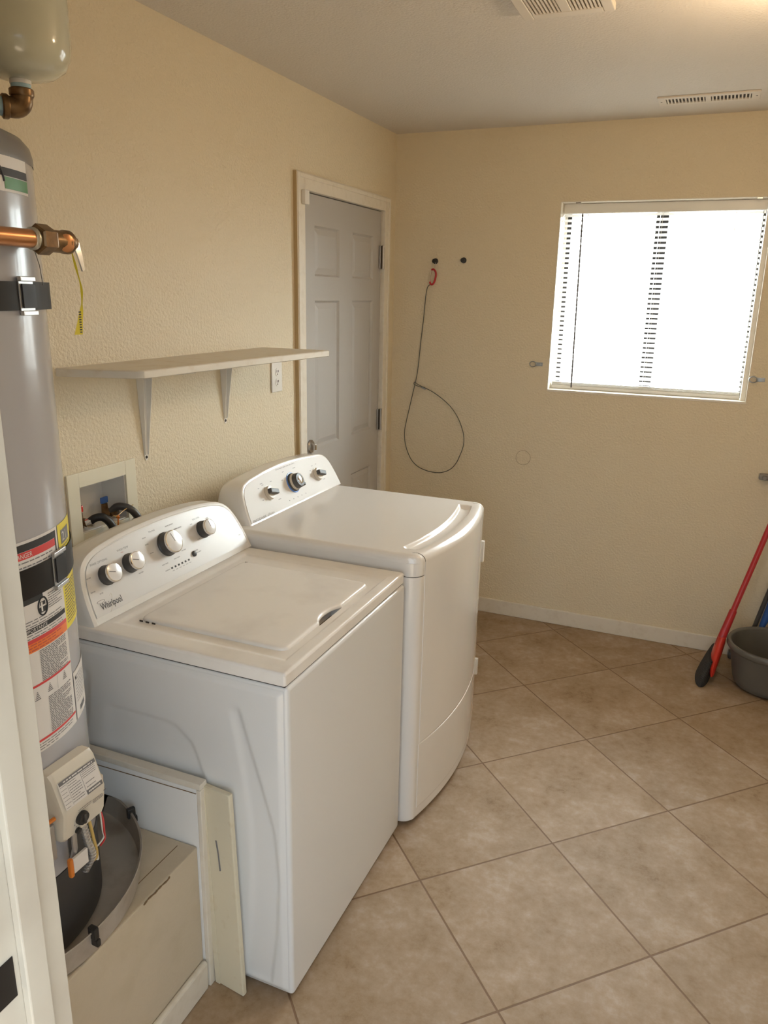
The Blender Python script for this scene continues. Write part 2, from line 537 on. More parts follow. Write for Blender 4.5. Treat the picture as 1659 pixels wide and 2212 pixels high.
b.build('door_slab', 'door', d1, angle=25)
b = B()
CY0, CY1, CZ = -1.047, -0.100, 2.132
b.box(0, 0.017, CY0, DY0, 0, CZ, 0.003).box(0, 0.017, DY1 - 0.0, CY1, 0, CZ, 0.003).box(0, 0.017, DY0, DY1, DZ, CZ, 0.003)
b.box(0.012, 0.021, CY0 + 0.004, CY0 + 0.022, 0, CZ - 0.004, 0.003)
b.box(0.012, 0.021, CY1 - 0.022, CY1 - 0.004, 0, CZ - 0.004, 0.003).box(0.012, 0.021, CY0 + 0.022, CY1 - 0.022, CZ - 0.022, CZ - 0.004, 0.003)
b.build('door_casing', 'trim', d1)
b = B().box(-0.0005, 0.0165, CY0 - 0.0012, CY0 - 0.0002, 0, CZ - 0.002)
tag(b.build('painted_edge', 'trim_tan', d1), 'tan painted edge of the casing')
b = B().box(-0.11, 0.001, DY0 - 0.018, DY0, 0, DZ + 0.018).box(-0.11, 0.001, DY1, DY1 + 0.018, 0, DZ + 0.018).box(-0.11, 0.001, DY0, DY1, DZ, DZ + 0.018)
b.box(-0.075, -0.045, DY0, DY1, 0, DZ)
b.build('door_jamb', 'trim', d1)
for z in (1.852, 1.045, 0.25):
    h = B().box(-0.004, 0.003, DY1 - 0.026, DY1 - 0.003, z - 0.054, z + 0.054, 0.001)
    h.build('hinge', 'nickel', d1)
    k = B().cone((0.010, DY1 - 0.004, z - 0.056), (0.010, DY1 - 0.004, z + 0.056), 0.0065, seg=12)
    k.build('hinge_pin', 'nickel', [o for o in d1.children if o.name.startswith('hinge')][-1])
lk = B().lathe([(0.030, 0), (0.030, 0.006), (0.026, 0.011), (0.0, 0.012)], (-0.006, -0.915, 1.026), (1, 0, 0)).build('deadbolt', 'nickel', d1)
B().box(0.006, 0.026, -0.921, -0.909, 1.012, 1.040, 0.004).build('thumb_turn', 'chrome', lk)
kb = B().lathe([(0.030, 0), (0.030, 0.005), (0.012, 0.012), (0.012, 0.03), (0.026, 0.04), (0.029, 0.052), (0.022, 0.066), (0.0, 0.07)], (-0.006, -0.915, 0.905), (1, 0, 0)).build('door_knob', 'nickel', d1)
B().box(0.017, 0.034, -1.012, -0.975, 2.012, 2.066, 0.003).build('door_sensor', 'plastic_w', d1)

# doorway frame beside the camera
d2 = struct(empty('door_2', (0.92, NY, 0)), 'cream doorway jamb close at the left edge, with black strike plate', 'doorway')
b = B().box(0.898, 0.920, -3.525, -3.285, 0, 2.05, 0.0015).box(1.732, 1.752, -3.525, -3.285, 0, 2.05, 0.0015).box(0.92, 1.732, -3.525, -3.285, 2.03, 2.05, 0.001)
b.build('jamb', 'jamb', d2)
b = B().box(0.920, 0.932, -3.352, -3.3205, 0, 2.03, 0.002).box(1.720, 1.732, -3.352, -3.3205, 0, 2.03, 0.002).box(0.932, 1.72, -3.352, -3.3205, 2.018, 2.03, 0.002)
b.build('door_stop', 'jamb', d2)
b = B().box(0.845, 0.909, NY, -3.277, 0, 2.115, 0.003).box(1.743, 1.808, NY, -3.277, 0, 2.115, 0.003).box(0.909, 1.743, NY, -3.277, 2.04, 2.115, 0.003)
b.build('casing', 'jamb', d2)
b = B().box(0.845, 0.909, -3.538, -3.5255, 0, 2.115, 0.003)
b.build('hall_casing', 'jamb', d2)
st = B()
st.use('dark_metal').box(0.920, 0.9215, -3.412, -3.3585, 0.874, 0.931, 0.0005)
st.use('dark').box(0.9214, 0.9218, -3.403, -3.386, 0.888, 0.917)
s_ = st.build('strike_plate', None, d2)
cv = [(0.9222, -3.387 + 0.006 * math.cos(a) - 0.002, 0.9025 + 0.014 * math.sin(a)) for a in lin(-1.3, 1.3, 9)]
B().tube(cv, 0.0012, 6).build('strike_lip', 'nickel', s_)

# window
w1 = struct(empty('window_1', (1.289, 0.06, WZ0)), 'bright sliding window with dark bronze frame in back wall', 'window')
b = B()
b.box(WX0 - 0.001, WX0 + 0.003, -0.0015, 0.128, WZ0, WZ1, 0.001).box(WX1 - 0.003, WX1 + 0.001, -0.0015, 0.128, WZ0, WZ1, 0.001)
b.box(WX0 + 0.003, WX1 - 0.003, -0.0015, 0.128, WZ1 - 0.003, WZ1 + 0.001, 0.001).box(WX0 + 0.003, WX1 - 0.003, -0.004, 0.128, WZ0 - 0.002, WZ0 + 0.008, 0.001)
b.box(WX1 - 0.024, WX1 - 0.003, 0.030, 0.128, WZ0 + 0.008, WZ1 - 0.003, 0.001)
b.build('window_reveal', 'trim', w1)
b = B()
b.box(WX0 + 0.003, WX0 + 0.014, 0.129, 0.18, WZ0, WZ1)
b.build('white_stop', 'trim', w1)
b = B()
b.box(WX0 + 0.014, WX0 + 0.034, 0.129, 0.18, WZ0, WZ1).box(WX1 - 0.034, WX1 - 0.001, 0.129, 0.18, WZ0, WZ1)
b.box(WX0 + 0.034, WX1 - 0.034, 0.129, 0.18, WZ0, WZ0 + 0.032).box(WX0 + 0.034, WX1 - 0.034, 0.129, 0.18, WZ1 - 0.032, WZ1)
b.build('window_frame', 'dark_metal', w1)
B().box(1.2555, 1.2715, 0.145, 0.178, WZ0 + 0.032, WZ1 - 0.032).box(1.2745, 1.3115, 0.129, 0.16, WZ0 + 0.032, WZ1 - 0.032).build('mullion', 'dark_metal', w1)
B().box(WX0 + 0.034, 1.2555, 0.160, 0.163, WZ0 + 0.032, WZ1 - 0.032).build('pane', 'glass', w1)
B().box(1.3115, WX1 - 0.034, 0.142, 0.145, WZ0 + 0.032, WZ1 - 0.032).build('pane', 'glass', w1)

# blind
bl = tag(empty('window_blind', (1.289, 0.075, WZ0 + 0.012)), 'white horizontal mini blind hanging in the window', 'blind')
BX0, BX1, BY = WX0 + 0.0045, WX1 - 0.0255, 0.078
B().box(BX0, BX1, BY - 0.017, BY + 0.017, 2.060, 2.1035, 0.002).build('head_rail', 'plastic_w', bl)
NS = 35
z_top, z_bot = 2.052, 1.283
AX = R(33)
slat0 = None
for i in range(NS):
    z = z_top + (z_bot - z_top) * i / (NS - 1)
    if slat0 is None:
        b = B(); cc = lin(-0.0125, 0.0125, 7)
        def pt(x, c):
            cam_ = 0.0018 * (1 - (c / 0.0125) ** 2)
            return (x, BY + c * math.cos(AX) - cam_ * math.sin(AX), z + c * math.sin(AX) + cam_ * math.cos(AX))
        b.grid([BX0 + 0.002, BX1 - 0.002], cc, pt)
        slat0 = b.build('slat', 'slat', bl); z00 = z
    else:
        o = slat0.copy(); COL.objects.link(o); o.parent = bl
        o.location = slat0.location + Vector((0, 0, z - z00))
b = B().box(BX0 + 0.002, BX1 - 0.002, BY - 0.013, BY + 0.013, WZ0 + 0.0085, WZ0 + 0.026, 0.003)
for q in range(4):
    b.box(BX0 + 0.003, BX1 - 0.003, BY - 0.0125, BY + 0.0125, WZ0 + 0.0268 + q * 0.004, WZ0 + 0.0296 + q * 0.004, 0.0008)
b.build('bottom_rail', 'plastic_w', bl)
for x in (BX0 + 0.115, 1.289, BX1 - 0.12):
    B().cone((x, BY - 0.0118, WZ0 + 0.04), (x, BY - 0.0118, 2.06), 0.0007, seg=6).build('ladder_cord', 'plastic_w', bl)
B().tube([(0.931, 0.052, 2.058), (0.933, 0.050, 1.95), (0.945, 0.050, 1.247)], 0.0036, 8).build('wand', 'wand', bl)
B().tube([(BX1 - 0.012, 0.054, 2.058), (BX1 - 0.008, 0.052, 1.6), (BX1 - 0.004, 0.052, 1.262)], 0.0014, 6).build('lift_cord', 'grey_plastic', bl)
for x in (0.905, 1.668):
    B().box(x, x + 0.022, -0.003, 0.012, 2.0975, 2.1035, 0.001).build('rail_bracket', 'nickel', bl)

# ------------------------------------------------------------------ water heater corner
PZ = 0.410
pf = tag(empty('heater_platform', (0.3, -2.95, 0)), 'tan painted platform box under the water heater', 'platform')
b = B().box(0.001, 0.600, NY + 0.001, -2.608, 0, PZ, 0.004)
b.build('platform_box', 'platform', pf)
rng = random.Random(3)
b = B()
pts = [(0.6012, -2.712 + 0.006 * math.sin(i * 1.9) * (1 if i < 5 else .6) - 0.014 * i, PZ - 0.001 - 0.004 * abs(math.sin(i * 1.3))) for i in range(7)]
b.tube(spline(pts, 4), [0.0012 + 0.0012 * abs(math.sin(i * .9)) for i in range(25)], 6)
tag(b.build('chipped_edge', 'rust', pf), 'rusty chipped front edge')
b = B().tube([(0.555, -2.625, PZ + 0.0003), (0.553, -2.75, PZ + 0.0003), (0.556, -2.83, PZ + 0.0003)], 0.0011, 5)
b.build('caulk_seam', 'rust', pf)
b = B().box(0.600, 0.616, NY + 0.001, -2.612, 0, 0.083, 0.006)
struct(b.build('baseboard_platform', 'trim'), 'white baseboard at the foot of the heater platform', 'baseboard')

sb = tag(empty('side_board', (0.31, -2.59, 0)), 'white side board standing between heater platform and washer', 'board')
b = B().box(0.002, 0.604, -2.6065, -2.5835, 0, 0.566, 0.001)
b.build('panel', 'panelboard', sb)
B().box(0.002, 0.616, -2.6075, -2.5805, 0.5665, 0.582, 0.002).build('top_cap', 'trim', sb)
B().box(0.6045, 0.617, -2.6075, -2.578, 0, 0.566, 0.002).build('edge_strip', 'trim', sb)
B().tube([(0.29, -2.6072, 0.5505), (0.43, -2.6072, 0.5530), (0.604, -2.6072, 0.556)], 0.0011, 5).build('cracked_seam', 'rust', sb)

cb = tag(empty('trim_board', (0.665, -2.588, 0)), 'short cream baseboard offcut standing upright against the washer side', 'board')
tl = Matrix.Translation((0.662, -2.590, 0)) @ Matrix.Rotation(R(-1.8), 4, 'Y') @ Matrix.Rotation(R(-8), 4, 'Z')
b = B().box(-0.041, 0.049, -0.006, 0.008, 0.001, 0.572, 0.003, mtx=tl)
b.build('board', 'cream', cb)
B().box(-0.041, -0.026, -0.0085, -0.0062, 0.002, 0.570, 0.001, mtx=tl).build('moulded_edge', 'cream', cb)
B().tube([tl @ Vector(p) for p in ((-0.002, -0.0065, 0.434), (0.002, -0.0065, 0.40), (0.004, -0.0065, 0.352))], 0.0021, 6).build('pencil_mark', 'ink', cb)

TC = Vector((0.30, -2.962)); TR = 0.25
def cy(r):
    return lambda u, v: (TC.x + r * math.cos(u / TR), TC.y + r * math.sin(u / TR), v)
def A(deg): return R(deg) * TR


wh = tag(empty('water_heater', (TC.x, TC.y, PZ)), 'tall grey cylindrical water heater covered in warning labels', 'water heater')
B().lathe([(TR, 0.595), (TR, 1.885)], (TC.x, TC.y, 0), seg=96, cap0=True, cap1=False).build('tank_jacket', 'tank', wh)
B().lathe([(TR + 0.001, 1.872), (TR + 0.0015, 1.885), (TR - 0.002, 1.900), (TR - 0.012, 1.912), (TR - 0.03, 1.920), (0.05, 1.925), (0, 1.925)], (TC.x, TC.y, 0), seg=96, cap0=False).build('top_cap', 'tank_cap', wh)
B().lathe([(TR - 0.012, PZ + 0.006), (TR - 0.001, PZ + 0.012), (TR - 0.001, 0.572), (TR + 0.0015, 0.578), (TR + 0.0015, 0.594), (0.1, 0.594)], (TC.x, TC.y, 0), seg=96).build('burner_skirt', 'skirt', wh)
# burner access opening with its inner cover
B().use('skirt').grid(lin(A(7), A(25), 10), [0.585, 0.672], cy(TR + 0.0012)).build('burner_cover', 'skirt', wh)

# labels
b = B(); f = cy(TR + 0.0009); g = cy(TR + 0.0014); n = 12
b.use('label_w').grid(lin(A(-40), A(28.3), 24), [1.820, 1.8735], f)
b.use('ink_black'); put_rect(b, g, A(-40), A(28.0), 1.8425, 1.8545, 24)
b.use('label_g'); put_rect(b, g, A(12), A(28.0), 1.824, 1.8415, n)
b.use('ink_black'); b.add(*(lambda q: (q.v, q.f))(B().tube([g(A(5) + 0.03 * math.cos(a), 1.826 + 0.042 * math.sin(a)) for a in lin(0.2, 1.6, 14)], 0.0018, 6)))
tag(b.build('brand_label', None, wh), 'white and green label near the top')
rng = random.Random(11)
b = B()
b.use('label_w').grid(lin(A(-14), A(22.3), 16), [1.172, 1.2655], f)
b.use('ink_black'); put_rect(b, g, A(-14), A(20.9), 1.2475, 1.2605, 14); put_rect(b, g, A(20.0), A(20.9), 1.222, 1.248, 2); put_rect(b, g, A(-6.5), A(-6.2), 1.172, 1.225, 1)
b.use('label_r'); put_rect(b, g, A(-14), A(19.8), 1.2335, 1.2470, 14)
b.use('label_w'); put_text(b, 'DANGER', cy(TR + 0.0018), A(-4.3), 1.2360, width=0.040, height=0.0085)
b.use('ink'); put_lines(b, g, A(-4), A(19), 1.229, 1.205, 4, 0.0022, rng, 1)
tag(b.build('danger_label', None, wh), 'white danger label with red band')
b = B()
b.use('label_y').grid(lin(A(23.2), A(44), 12), [1.062, 1.265], f)
b.use('ink'); put_lines(b, g, A(24.5), A(43), 1.150, 1.075, 14, 0.0022, rng, 1)
put_lines(b, g, A(24.5), A(43), 1.222, 1.160, 8, 0.0020, rng, 1)
b.use('ink'); put_rect(b, g, A(26), A(37), 1.226, 1.252, 5)
b.use('label_w'); put_text(b, '21', cy(TR + 0.0018), A(27), 1.231, width=0.022, height=0.017)
tag(b.build('energy_label', None, wh), 'yellow label beside the warnings')
b = B()
b.use('label_w').grid(lin(A(-14), A(23.2), 18), [0.868, 1.172], f)
b.use('ink_black'); put_rect(b, g, A(-14), A(8), 1.152, 1.162, 10)
b.add(*(lambda q: (q.v, q.f))(B().tube([g(A(7.5) + 0.0115 * math.cos(a), 1.138 + 0.0165 * math.sin(a)) for a in lin(0, 6.2832, 25)[:-1]], 0.0016, 6, True)))
put_rect(b, g, A(5.3), A(9.7), 1.127, 1.137, 4); put_rect(b, g, A(6), A(9), 1.140, 1.147, 3)
put_rect(b, g, A(-14), A(22.4), 1.0985, 1.1075, 14)
b.use('label_w'); put_text(b, 'IMPORTANTE', cy(TR + 0.0018), A(-3.5), 1.1000, width=0.054, height=0.0062)
put_rect(b, cy(TR + 0.0018), A(6.4), A(7.3), 1.129, 1.146, 1)
b.use('ink'); put_lines(b, g, A(11), A(21.5), 1.156, 1.130, 7, 0.0017, rng, 1)
put_lines(b, g, A(-8), A(22), 1.121, 1.111, 3, 0.0016, rng, 1); put_lines(b, g, A(-8), A(22), 1.0955, 1.090, 2, 0.0016, rng, 1)
b.use('label_r'); put_rect(b, g, A(-14), A(22.8), 1.0795, 1.0868, 14); put_rect(b, g, A(-14), A(22.8), 0.9955, 1.0000, 14); put_rect(b, g, A(-14), A(22.8), 0.888, 0.8925, 14)
b.use('label_o'); put_rect(b, g, A(-14), A(22.8), 1.0625, 1.0795, 14)
b.use('ink_red'); put_lines(b, cy(TR + 0.0018), A(-4), A(20), 1.0775, 1.067, 3, 0.0020, rng, 1)
b.use('ink'); put_lines(b, g, A(3), A(22), 1.060, 1.0025, 19, 0.0017, rng, 1)
put_lines(b, g, A(5), A(22), 0.965, 0.896, 22, 0.0017, rng, 1); put_lines(b, g, A(-8), A(22), 0.884, 0.874, 3, 0.0016, rng, 1)
for a0, zz in ((-0.5, 0.978), (6.5, 0.982), (16.5, 0.984)):
    for q in range(5):
        put_rect(b, g, A(a0 - 1.4 + 0.3 * q), A(a0 + 1.6 - 0.3 * q), zz - 0.008 + q * 0.0035, zz - 0.0062 + q * 0.0035, 1)
put_rect(b, g, A(11.2), A(11.35), 0.968, 0.994, 1)
tag(b.build('warning_label', None, wh), 'long white warning label with red and orange bands')
b = B()
b.use('label_w').grid(lin(A(24.4), A(50), 12), [0.868, 0.968], f)
b.use('ink_soft'); put_lines(b, g, A(26), A(44), 0.957, 0.905, 9, 0.002, rng, 1)
b.use('ink_black'); put_rect(b, g, A(26), A(27.5), 0.950, 0.956, 1)
b.use('ink'); put_rect(b, g, A(29), A(37), 0.879, 0.889, 3)
tag(b.build('rating_label', None, wh), 'white label low on the right side')

# seismic straps
def strap(z0, z1, lab, buckle_deg, stub):
    o = tag(empty('strap', (TC.x, TC.y, z0)), lab, 'strap', 'straps around the water heater')
    rr = TR + 0.0022
    prof = lambda a, z: (TC.x + rr * math.cos(a), TC.y + rr * math.sin(a), z)
    a1 = R(32) if stub else R(75)
    angs = lin(R(-170), a1, 60)
    b = B()
    outer = [(TC.x + (rr + 0.0016) * math.cos(a), TC.y + (rr + 0.0016) * math.sin(a)) for a in angs]
    inner = [(TC.x + rr * math.cos(a), TC.y + rr * math.sin(a)) for a in angs]
    if stub:
        a = angs[-1]; d = Vector((-math.sin(a), math.cos(a)))
        for L_ in (0.02, 0.040, 0.050):
            outer.append((outer[59][0] + d.x * L_, outer[59][1] + d.y * L_)); inner.append((inner[59][0] + d.x * L_, inner[59][1] + d.y * L_))
        for q in (outer, inner):
            e = Vector(q[-1]); t_ = (e.x - 0.002) / 0.735
            q.append((0.002, e.y + 0.678 * t_))
    rings = [[(p[0], p[1], z0), (p[0], p[1], z1), (q[0], q[1], z1), (q[0], q[1], z0)] for p, q in zip(outer, inner)]
    b.ring_loft(rings)
    b.build('band', 'strap', o)
    ab = R(buckle_deg); c = Vector((TC.x + (rr + 0.003) * math.cos(ab), TC.y + (rr + 0.003) * math.sin(ab), 0))
    mt = Matrix.Translation(c) @ Matrix.Rotation(ab, 4, 'Z')
    B().box(-0.0022, 0.0045, -0.022, 0.022, z0 - 0.008, z0 - 0.0005, 0.001, mtx=mt).box(-0.0022, 0.0045, -0.022, 0.022, z1 + 0.0005, z1 + 0.008, 0.001, mtx=mt).box(-0.0024, -0.0004, -0.021, 0.021, z0 - 0.006, z1 + 0.006, 0.0003, mtx=mt).build('buckle', 'steel', o)
    B().box(0.001, 0.003, -0.0165, 0.022, z0 + 0.0035, z1 - 0.0035, 0.0005, mtx=mt).build('folded_end', 'strap', o)


strap(1.6415, 1.6865, 'upper black steel strap around the water heater, end sticking out', 17.0, True)
strap(1.163, 1.2165, 'lower black steel strap across the danger label', 20.0, False)

# drip pan
pn = tag(empty('drip_pan', (0.272, -2.93, PZ)), 'round metal drip pan under the water heater', 'pan')
prof = [(0.0, PZ + 0.001), (0.322, PZ + 0.001), (0.330, PZ + 0.006), (0.3345, PZ + 0.058), (0.3375, PZ + 0.060), (0.3365, PZ + 0.0625), (0.3325, PZ + 0.0605), (0.3275, PZ + 0.008), (0.320, PZ + 0.004), (0.0, PZ + 0.004)]
b = B().lathe(prof, (0.272, -2.93, 0), seg=96, cap0=False, cap1=False)
b.v = [(0.272 + (x - 0.272) * (0.80 if x < 0.272 else 1.0), min(y, -2.6085), z_) for x, y, z_ in b.v]     # pressed against wall and board
b.build('pan', 'pan', pn)
for a in (-3.0, 62.0):
    a = R(a); c = Vector((0.272 + 0.336 * math.cos(a), -2.93 + 0.336 * math.sin(a), 0)); mt = Matrix.Translation(c) @ Matrix.Rotation(a, 4, 'Z')
    B().box(-0.010, 0.010, -0.006, 0.006, PZ + 0.045, PZ + 0.072, 0.003, mtx=mt).box(-0.005, 0.014, -0.005, 0.005, PZ + 0.030, PZ + 0.047, 0.003, mtx=mt).build('rim_clip', 'black', pn)

# gas control valve on the front of the heater
gv = tag(empty('gas_valve', (0.585, -2.925, 0.69)), 'beige gas control valve with label and dial on the heater front', 'valve')
Y0, Y1 = -2.985, -2.872
prof = [(0.552, 0.693), (0.590, 0.693), (0.597, 0.700), (0.604, 0.752), (0.602, 0.765), (0.583, 0.822), (0.574, 0.832), (0.552, 0.832)]
b = B()
rings = []
for y, ins in ((Y0, 0.010), (Y0 + 0.003, 0.003), (Y0 + 0.010, 0.0), (Y1 - 0.016, 0.0), (Y1 - 0.005, 0.004), (Y1, 0.012)):
    cx_, cz_ = 0.565, 0.762
    rings.append([(x if x < 0.56 else x - ins, y, z + (ins if z < cz_ else -ins) * 0.9) for x, z in prof])
b.ring_loft(rings)
gh = b.build('housing', 'valve_beige', gv, angle=28)
B().box(0.560, 0.585, Y1 - 0.004, Y1 + 0.010, 0.735, 0.765, 0.003).build('side_lug', 'valve_beige', gh)
e_u = Vector((0, 1, 0)); e_v = Vector((-0.019, 0, 0.057)).normalized(); e_n = Vector((0.057, 0, 0.019)).normalized()
o0 = Vector((0.6035, -2.930, 0.7635)) + e_n * 0.0006
def vf(u, v, k=0.0): 
    p = o0 + e_u * u + e_v * v + e_n * k
    return tuple(p)
b = B(); b.use('label_w'); put_rect(b, lambda u, v: vf(u, v), -0.046, 0.046, 0.000, 0.054, 1)
b.use('ink'); put_rect(b, lambda u, v: vf(u, v, .0004), -0.044, 0.0455, 0.0465, 0.0538, 1); put_rect(b, lambda u, v: vf(u, v, .0004), 0.006, 0.0455, 0.0002, 0.0085, 1)
put_rect(b, lambda u, v: vf(u, v, .0004), 0.0055, 0.0063, 0.008, 0.0475, 1); put_rect(b, lambda u, v: vf(u, v, .0004), -0.028, -0.0275, 0.002, 0.0475, 1)
put_lines(b, lambda u, v: vf(u, v, .0004), -0.026, 0.004, 0.044, 0.006, 9, 0.0013, rng); put_lines(b, lambda u, v: vf(u, v, .0004), 0.008, 0.044, 0.045, 0.034, 4, 0.0011, rng)
put_lines(b, lambda u, v: vf(u, v, .0004), -0.044, -0.029, 0.044, 0.004, 7, 0.0009, rng); put_lines(b, lambda u, v: vf(u, v, .0004), 0.010, 0.034, 0.022, 0.014, 2, 0.0013, rng)
b.use('label_w'); put_lines(b, lambda u, v: vf(u, v, .0008), -0.034, 0.044, 0.0515, 0.0515, 1, 0.0024, rng); put_lines(b, lambda u, v: vf(u, v, .0008), 0.010, 0.042, 0.0058, 0.0058, 1, 0.003, rng)
tag(b.build('instruction_label', None, gv), 'white printed instruction label')
d_ = Vector((0.052, 0, -0.007)).normalized()
kn = B().lathe([(0.0135, 0), (0.0135, 0.005), (0.012, 0.009), (0, 0.0095)], (0.6005, -2.942, 0.727), d_, 24).build('dial', 'black', gv)
B().box(0.609, 0.613, -2.9445, -2.9395, 0.717, 0.737, 0.001).build('dial_grip', 'darkgrey', kn)
B().lathe([(0.006, 0), (0.006, 0.006), (0, 0.007)], (0.5975, -2.951, 0.7035), d_, 16).build('pilot_button', 'black', gv)
vg2 = lambda u, v: (0.6045 - (0.752 - v) * 0.1346 + 0.0006, -2.925 + u, v)
b = B(); put_lines(b, vg2, -0.025, 0.010, 0.7475, 0.743, 2, 0.0012, rng); b.build('printed_lines', 'ink', gv)
b = B(); put_lines(b, vg2, 0.012, 0.045, 0.745, 0.738, 3, 0.0011, rng); b.build('printed_lines', 'ink', gv)
b = B(); put_rect(b, vg2, 0.040, 0.046, 0.747, 0.750, 1); b.build('printed_mark', 'ink', gv)
for a in (200, 225, 250, 300, 330): 
    b = B(); put_rect(b, vg2, -0.017 + 0.0185 * math.cos(R(a)), -0.0155 + 0.0185 * math.cos(R(a)), 0.727 + 0.0185 * math.sin(R(a)) - 0.002, 0.727 + 0.0185 * math.sin(R(a)) + 0.001, 1)
    b.build('dial_mark', 'ink', gv)
B().tube(spline([(0.585, -2.925, 0.695), (0.587, -2.920, 0.655), (0.588, -2.912, 0.615), (0.570, -2.915, 0.575)], 6), 0.0065, 10).build('flexible_tube', 'steel', gv)
b = B()
for q in range(16):
    t_ = q / 15
    p = spline([(0.585, -2.925, 0.693), (0.587, -2.920, 0.655), (0.588, -2.912, 0.615), (0.570, -2.915, 0.577)], 5)[min(15, q)]
    b.lathe([(0.0062, -0.0012), (0.0078, 0), (0.0062, 0.0012)], p, (0.02, 0.1, -1), 12)
b.build('tube_ridges', 'steel', gv)
B().tube(spline([(0.583, -2.908, 0.695), (0.587, -2.905, 0.65), (0.585, -2.900, 0.60), (0.556, -2.91, 0.58)], 6), 0.0032, 8).build('tan_wire', 'wire_tan', gv)
B().tube(spline([(0.580, -2.882, 0.712), (0.590, -2.880, 0.68), (0.590, -2.879, 0.645), (0.586, -2.876, 0.625), (0.578, -2.880, 0.61)], 6), 0.0022, 8).build('red_wire', 'wire_red', gv)
B().tube(spline([(0.580, -2.884, 0.715), (0.588, -2.883, 0.690), (0.588, -2.881, 0.65), (0.588, -2.880, 0.632), (0.584, -2.898, 0.620), (0.575, -2.905, 0.605), (0.585, -2.897, 0.592), (0.58, -2.892, 0.602)], 6), 0.0018, 8).build('white_wire', 'wire_white', gv)
B().tube([(0.584, -2.948, 0.695), (0.583, -2.948, 0.655), (0.565, -2.945, 0.61)], 0.0055, 8).build('pilot_tube', 'steel', gv)
B().box(0.586, 0.592, -2.962, -2.926, 0.612, 0.644, 0.001).build('hanging_tag', 'label_w', gv)
B().box(0.584, 0.594, -2.972, -2.963, 0.608, 0.648, 0.003).build('orange_clip', 'orange', gv)
B().box(0.553, 0.585, -3.05, -2.988, 0.665, 0.74, 0.004).build('gas_inlet', 'steel', gv)
B().tube([(0.575, -3.06, 0.752), (0.585, -3.02, 0.752), (0.585, -2.988, 0.750)], 0.004, 8).build('orange_wire', 'orange', gv)

# relief valve with its copper pipe
rv = tag(empty('relief_valve', (0.57, -2.86, 1.73)), 'brass relief valve with silver lever on copper pipe across the heater', 'valve')
z = 1.7515
B().cone((0.575, -3.26, z), (0.575, -2.896, z), 0.0140, seg=20).build('copper_pipe', 'copper', rv)
B().lathe([(0.0155, 0), (0.0175, 0.003), (0.0175, 0.007), (0.0155, 0.010)], (0.575, -2.8990, z), (0, 1, 0), 20).build('solder_ring', 'solder', rv)
b = B().lathe([(0.021, 0), (0.0235, 0.003), (0.0235, 0.026), (0.021, 0.030)], (0.575, -2.8890, z), (0, 1, 0), 6)
b.build('hex_nut', 'brass', rv)
b = B().lathe([(0.0175, 0), (0.0175, 0.025), (0.019, 0.028), (0.019, 0.038), (0.016, 0.043), (0.010, 0.046), (0.010, 0.052), (0, 0.053)], (0.575, -2.8590, z - 0.001), (0, 1, 0), 24)
b.cone((0.565, -2.8410, z), (0.528, -2.865, z), 0.012)
bdy = b.build('valve_body', 'brass', rv)
B().lathe([(0.0145, 0), (0.0145, 0.004), (0.011, 0.006), (0, 0.0065)], (0.586, -2.8370, z - 0.003), (1, -0.2, -0.1), 20).build('round_cap', 'copper', bdy)
b = B()
lv = [((0.5705, -2.8110, z + 0.008), 0.0075), ((0.573, -2.8020, z - 0.002), 0.0078), ((0.575, -2.7970, z - 0.022), 0.006), ((0.576, -2.7930, z - 0.046), 0.0030)]
b.ring_loft([[(p[0] + 0.0022, p[1] - w_, p[2]), (p[0] + 0.0022, p[1] + w_ * .7, p[2] + 0.002), (p[0] - 0.0012, p[1] + w_ * .7, p[2] + 0.002), (p[0] - 0.0012, p[1] - w_, p[2])] for p, w_ in lv])
b.build('lever', 'lever', rv)
b = B()
tg = spline([(0.572, -2.8110, 1.735), (0.573, -2.8050, 1.708), (0.574, -2.7990, 1.680), (0.574, -2.8000, 1.655), (0.574, -2.8060, 1.630), (0.574, -2.8140, 1.601)], 6)
wd = [0.0012 + 0.0012 * math.sin(i * 0.35) ** 2 if i < 19 else 0.0012 + (i - 19) / 11 * 0.0085 for i in range(31)]
tw = [R(80) * (1 - sm(14, 26, i)) for i in range(31)]
b.grid(list(range(31)), [-1, -0.33, 0.33, 1], lambda i, k: (tg[i].x + k * wd[i] * math.sin(tw[i]), tg[i].y + k * wd[i] * math.cos(tw[i]), tg[i].z + 0.0))
t_ = b.build('yellow_tag', 'yellow_tag', rv)
b = B().use('ink_black')
for q in range(9): b.box(0.5752, 0.5756, -2.8110, -2.8065 + q * 0.0001, 1.604 + q * 0.0042, 1.606 + q * 0.0042)
b.build('tag_print', 'ink_black', t_)
B().tube([(0.566, -2.8840, z - 0.018), (0.568, -2.8790, z - 0.04), (0.566, -2.8740, z - 0.07)], 0.0007, 5).build('loose_wire', 'darkgrey', rv)

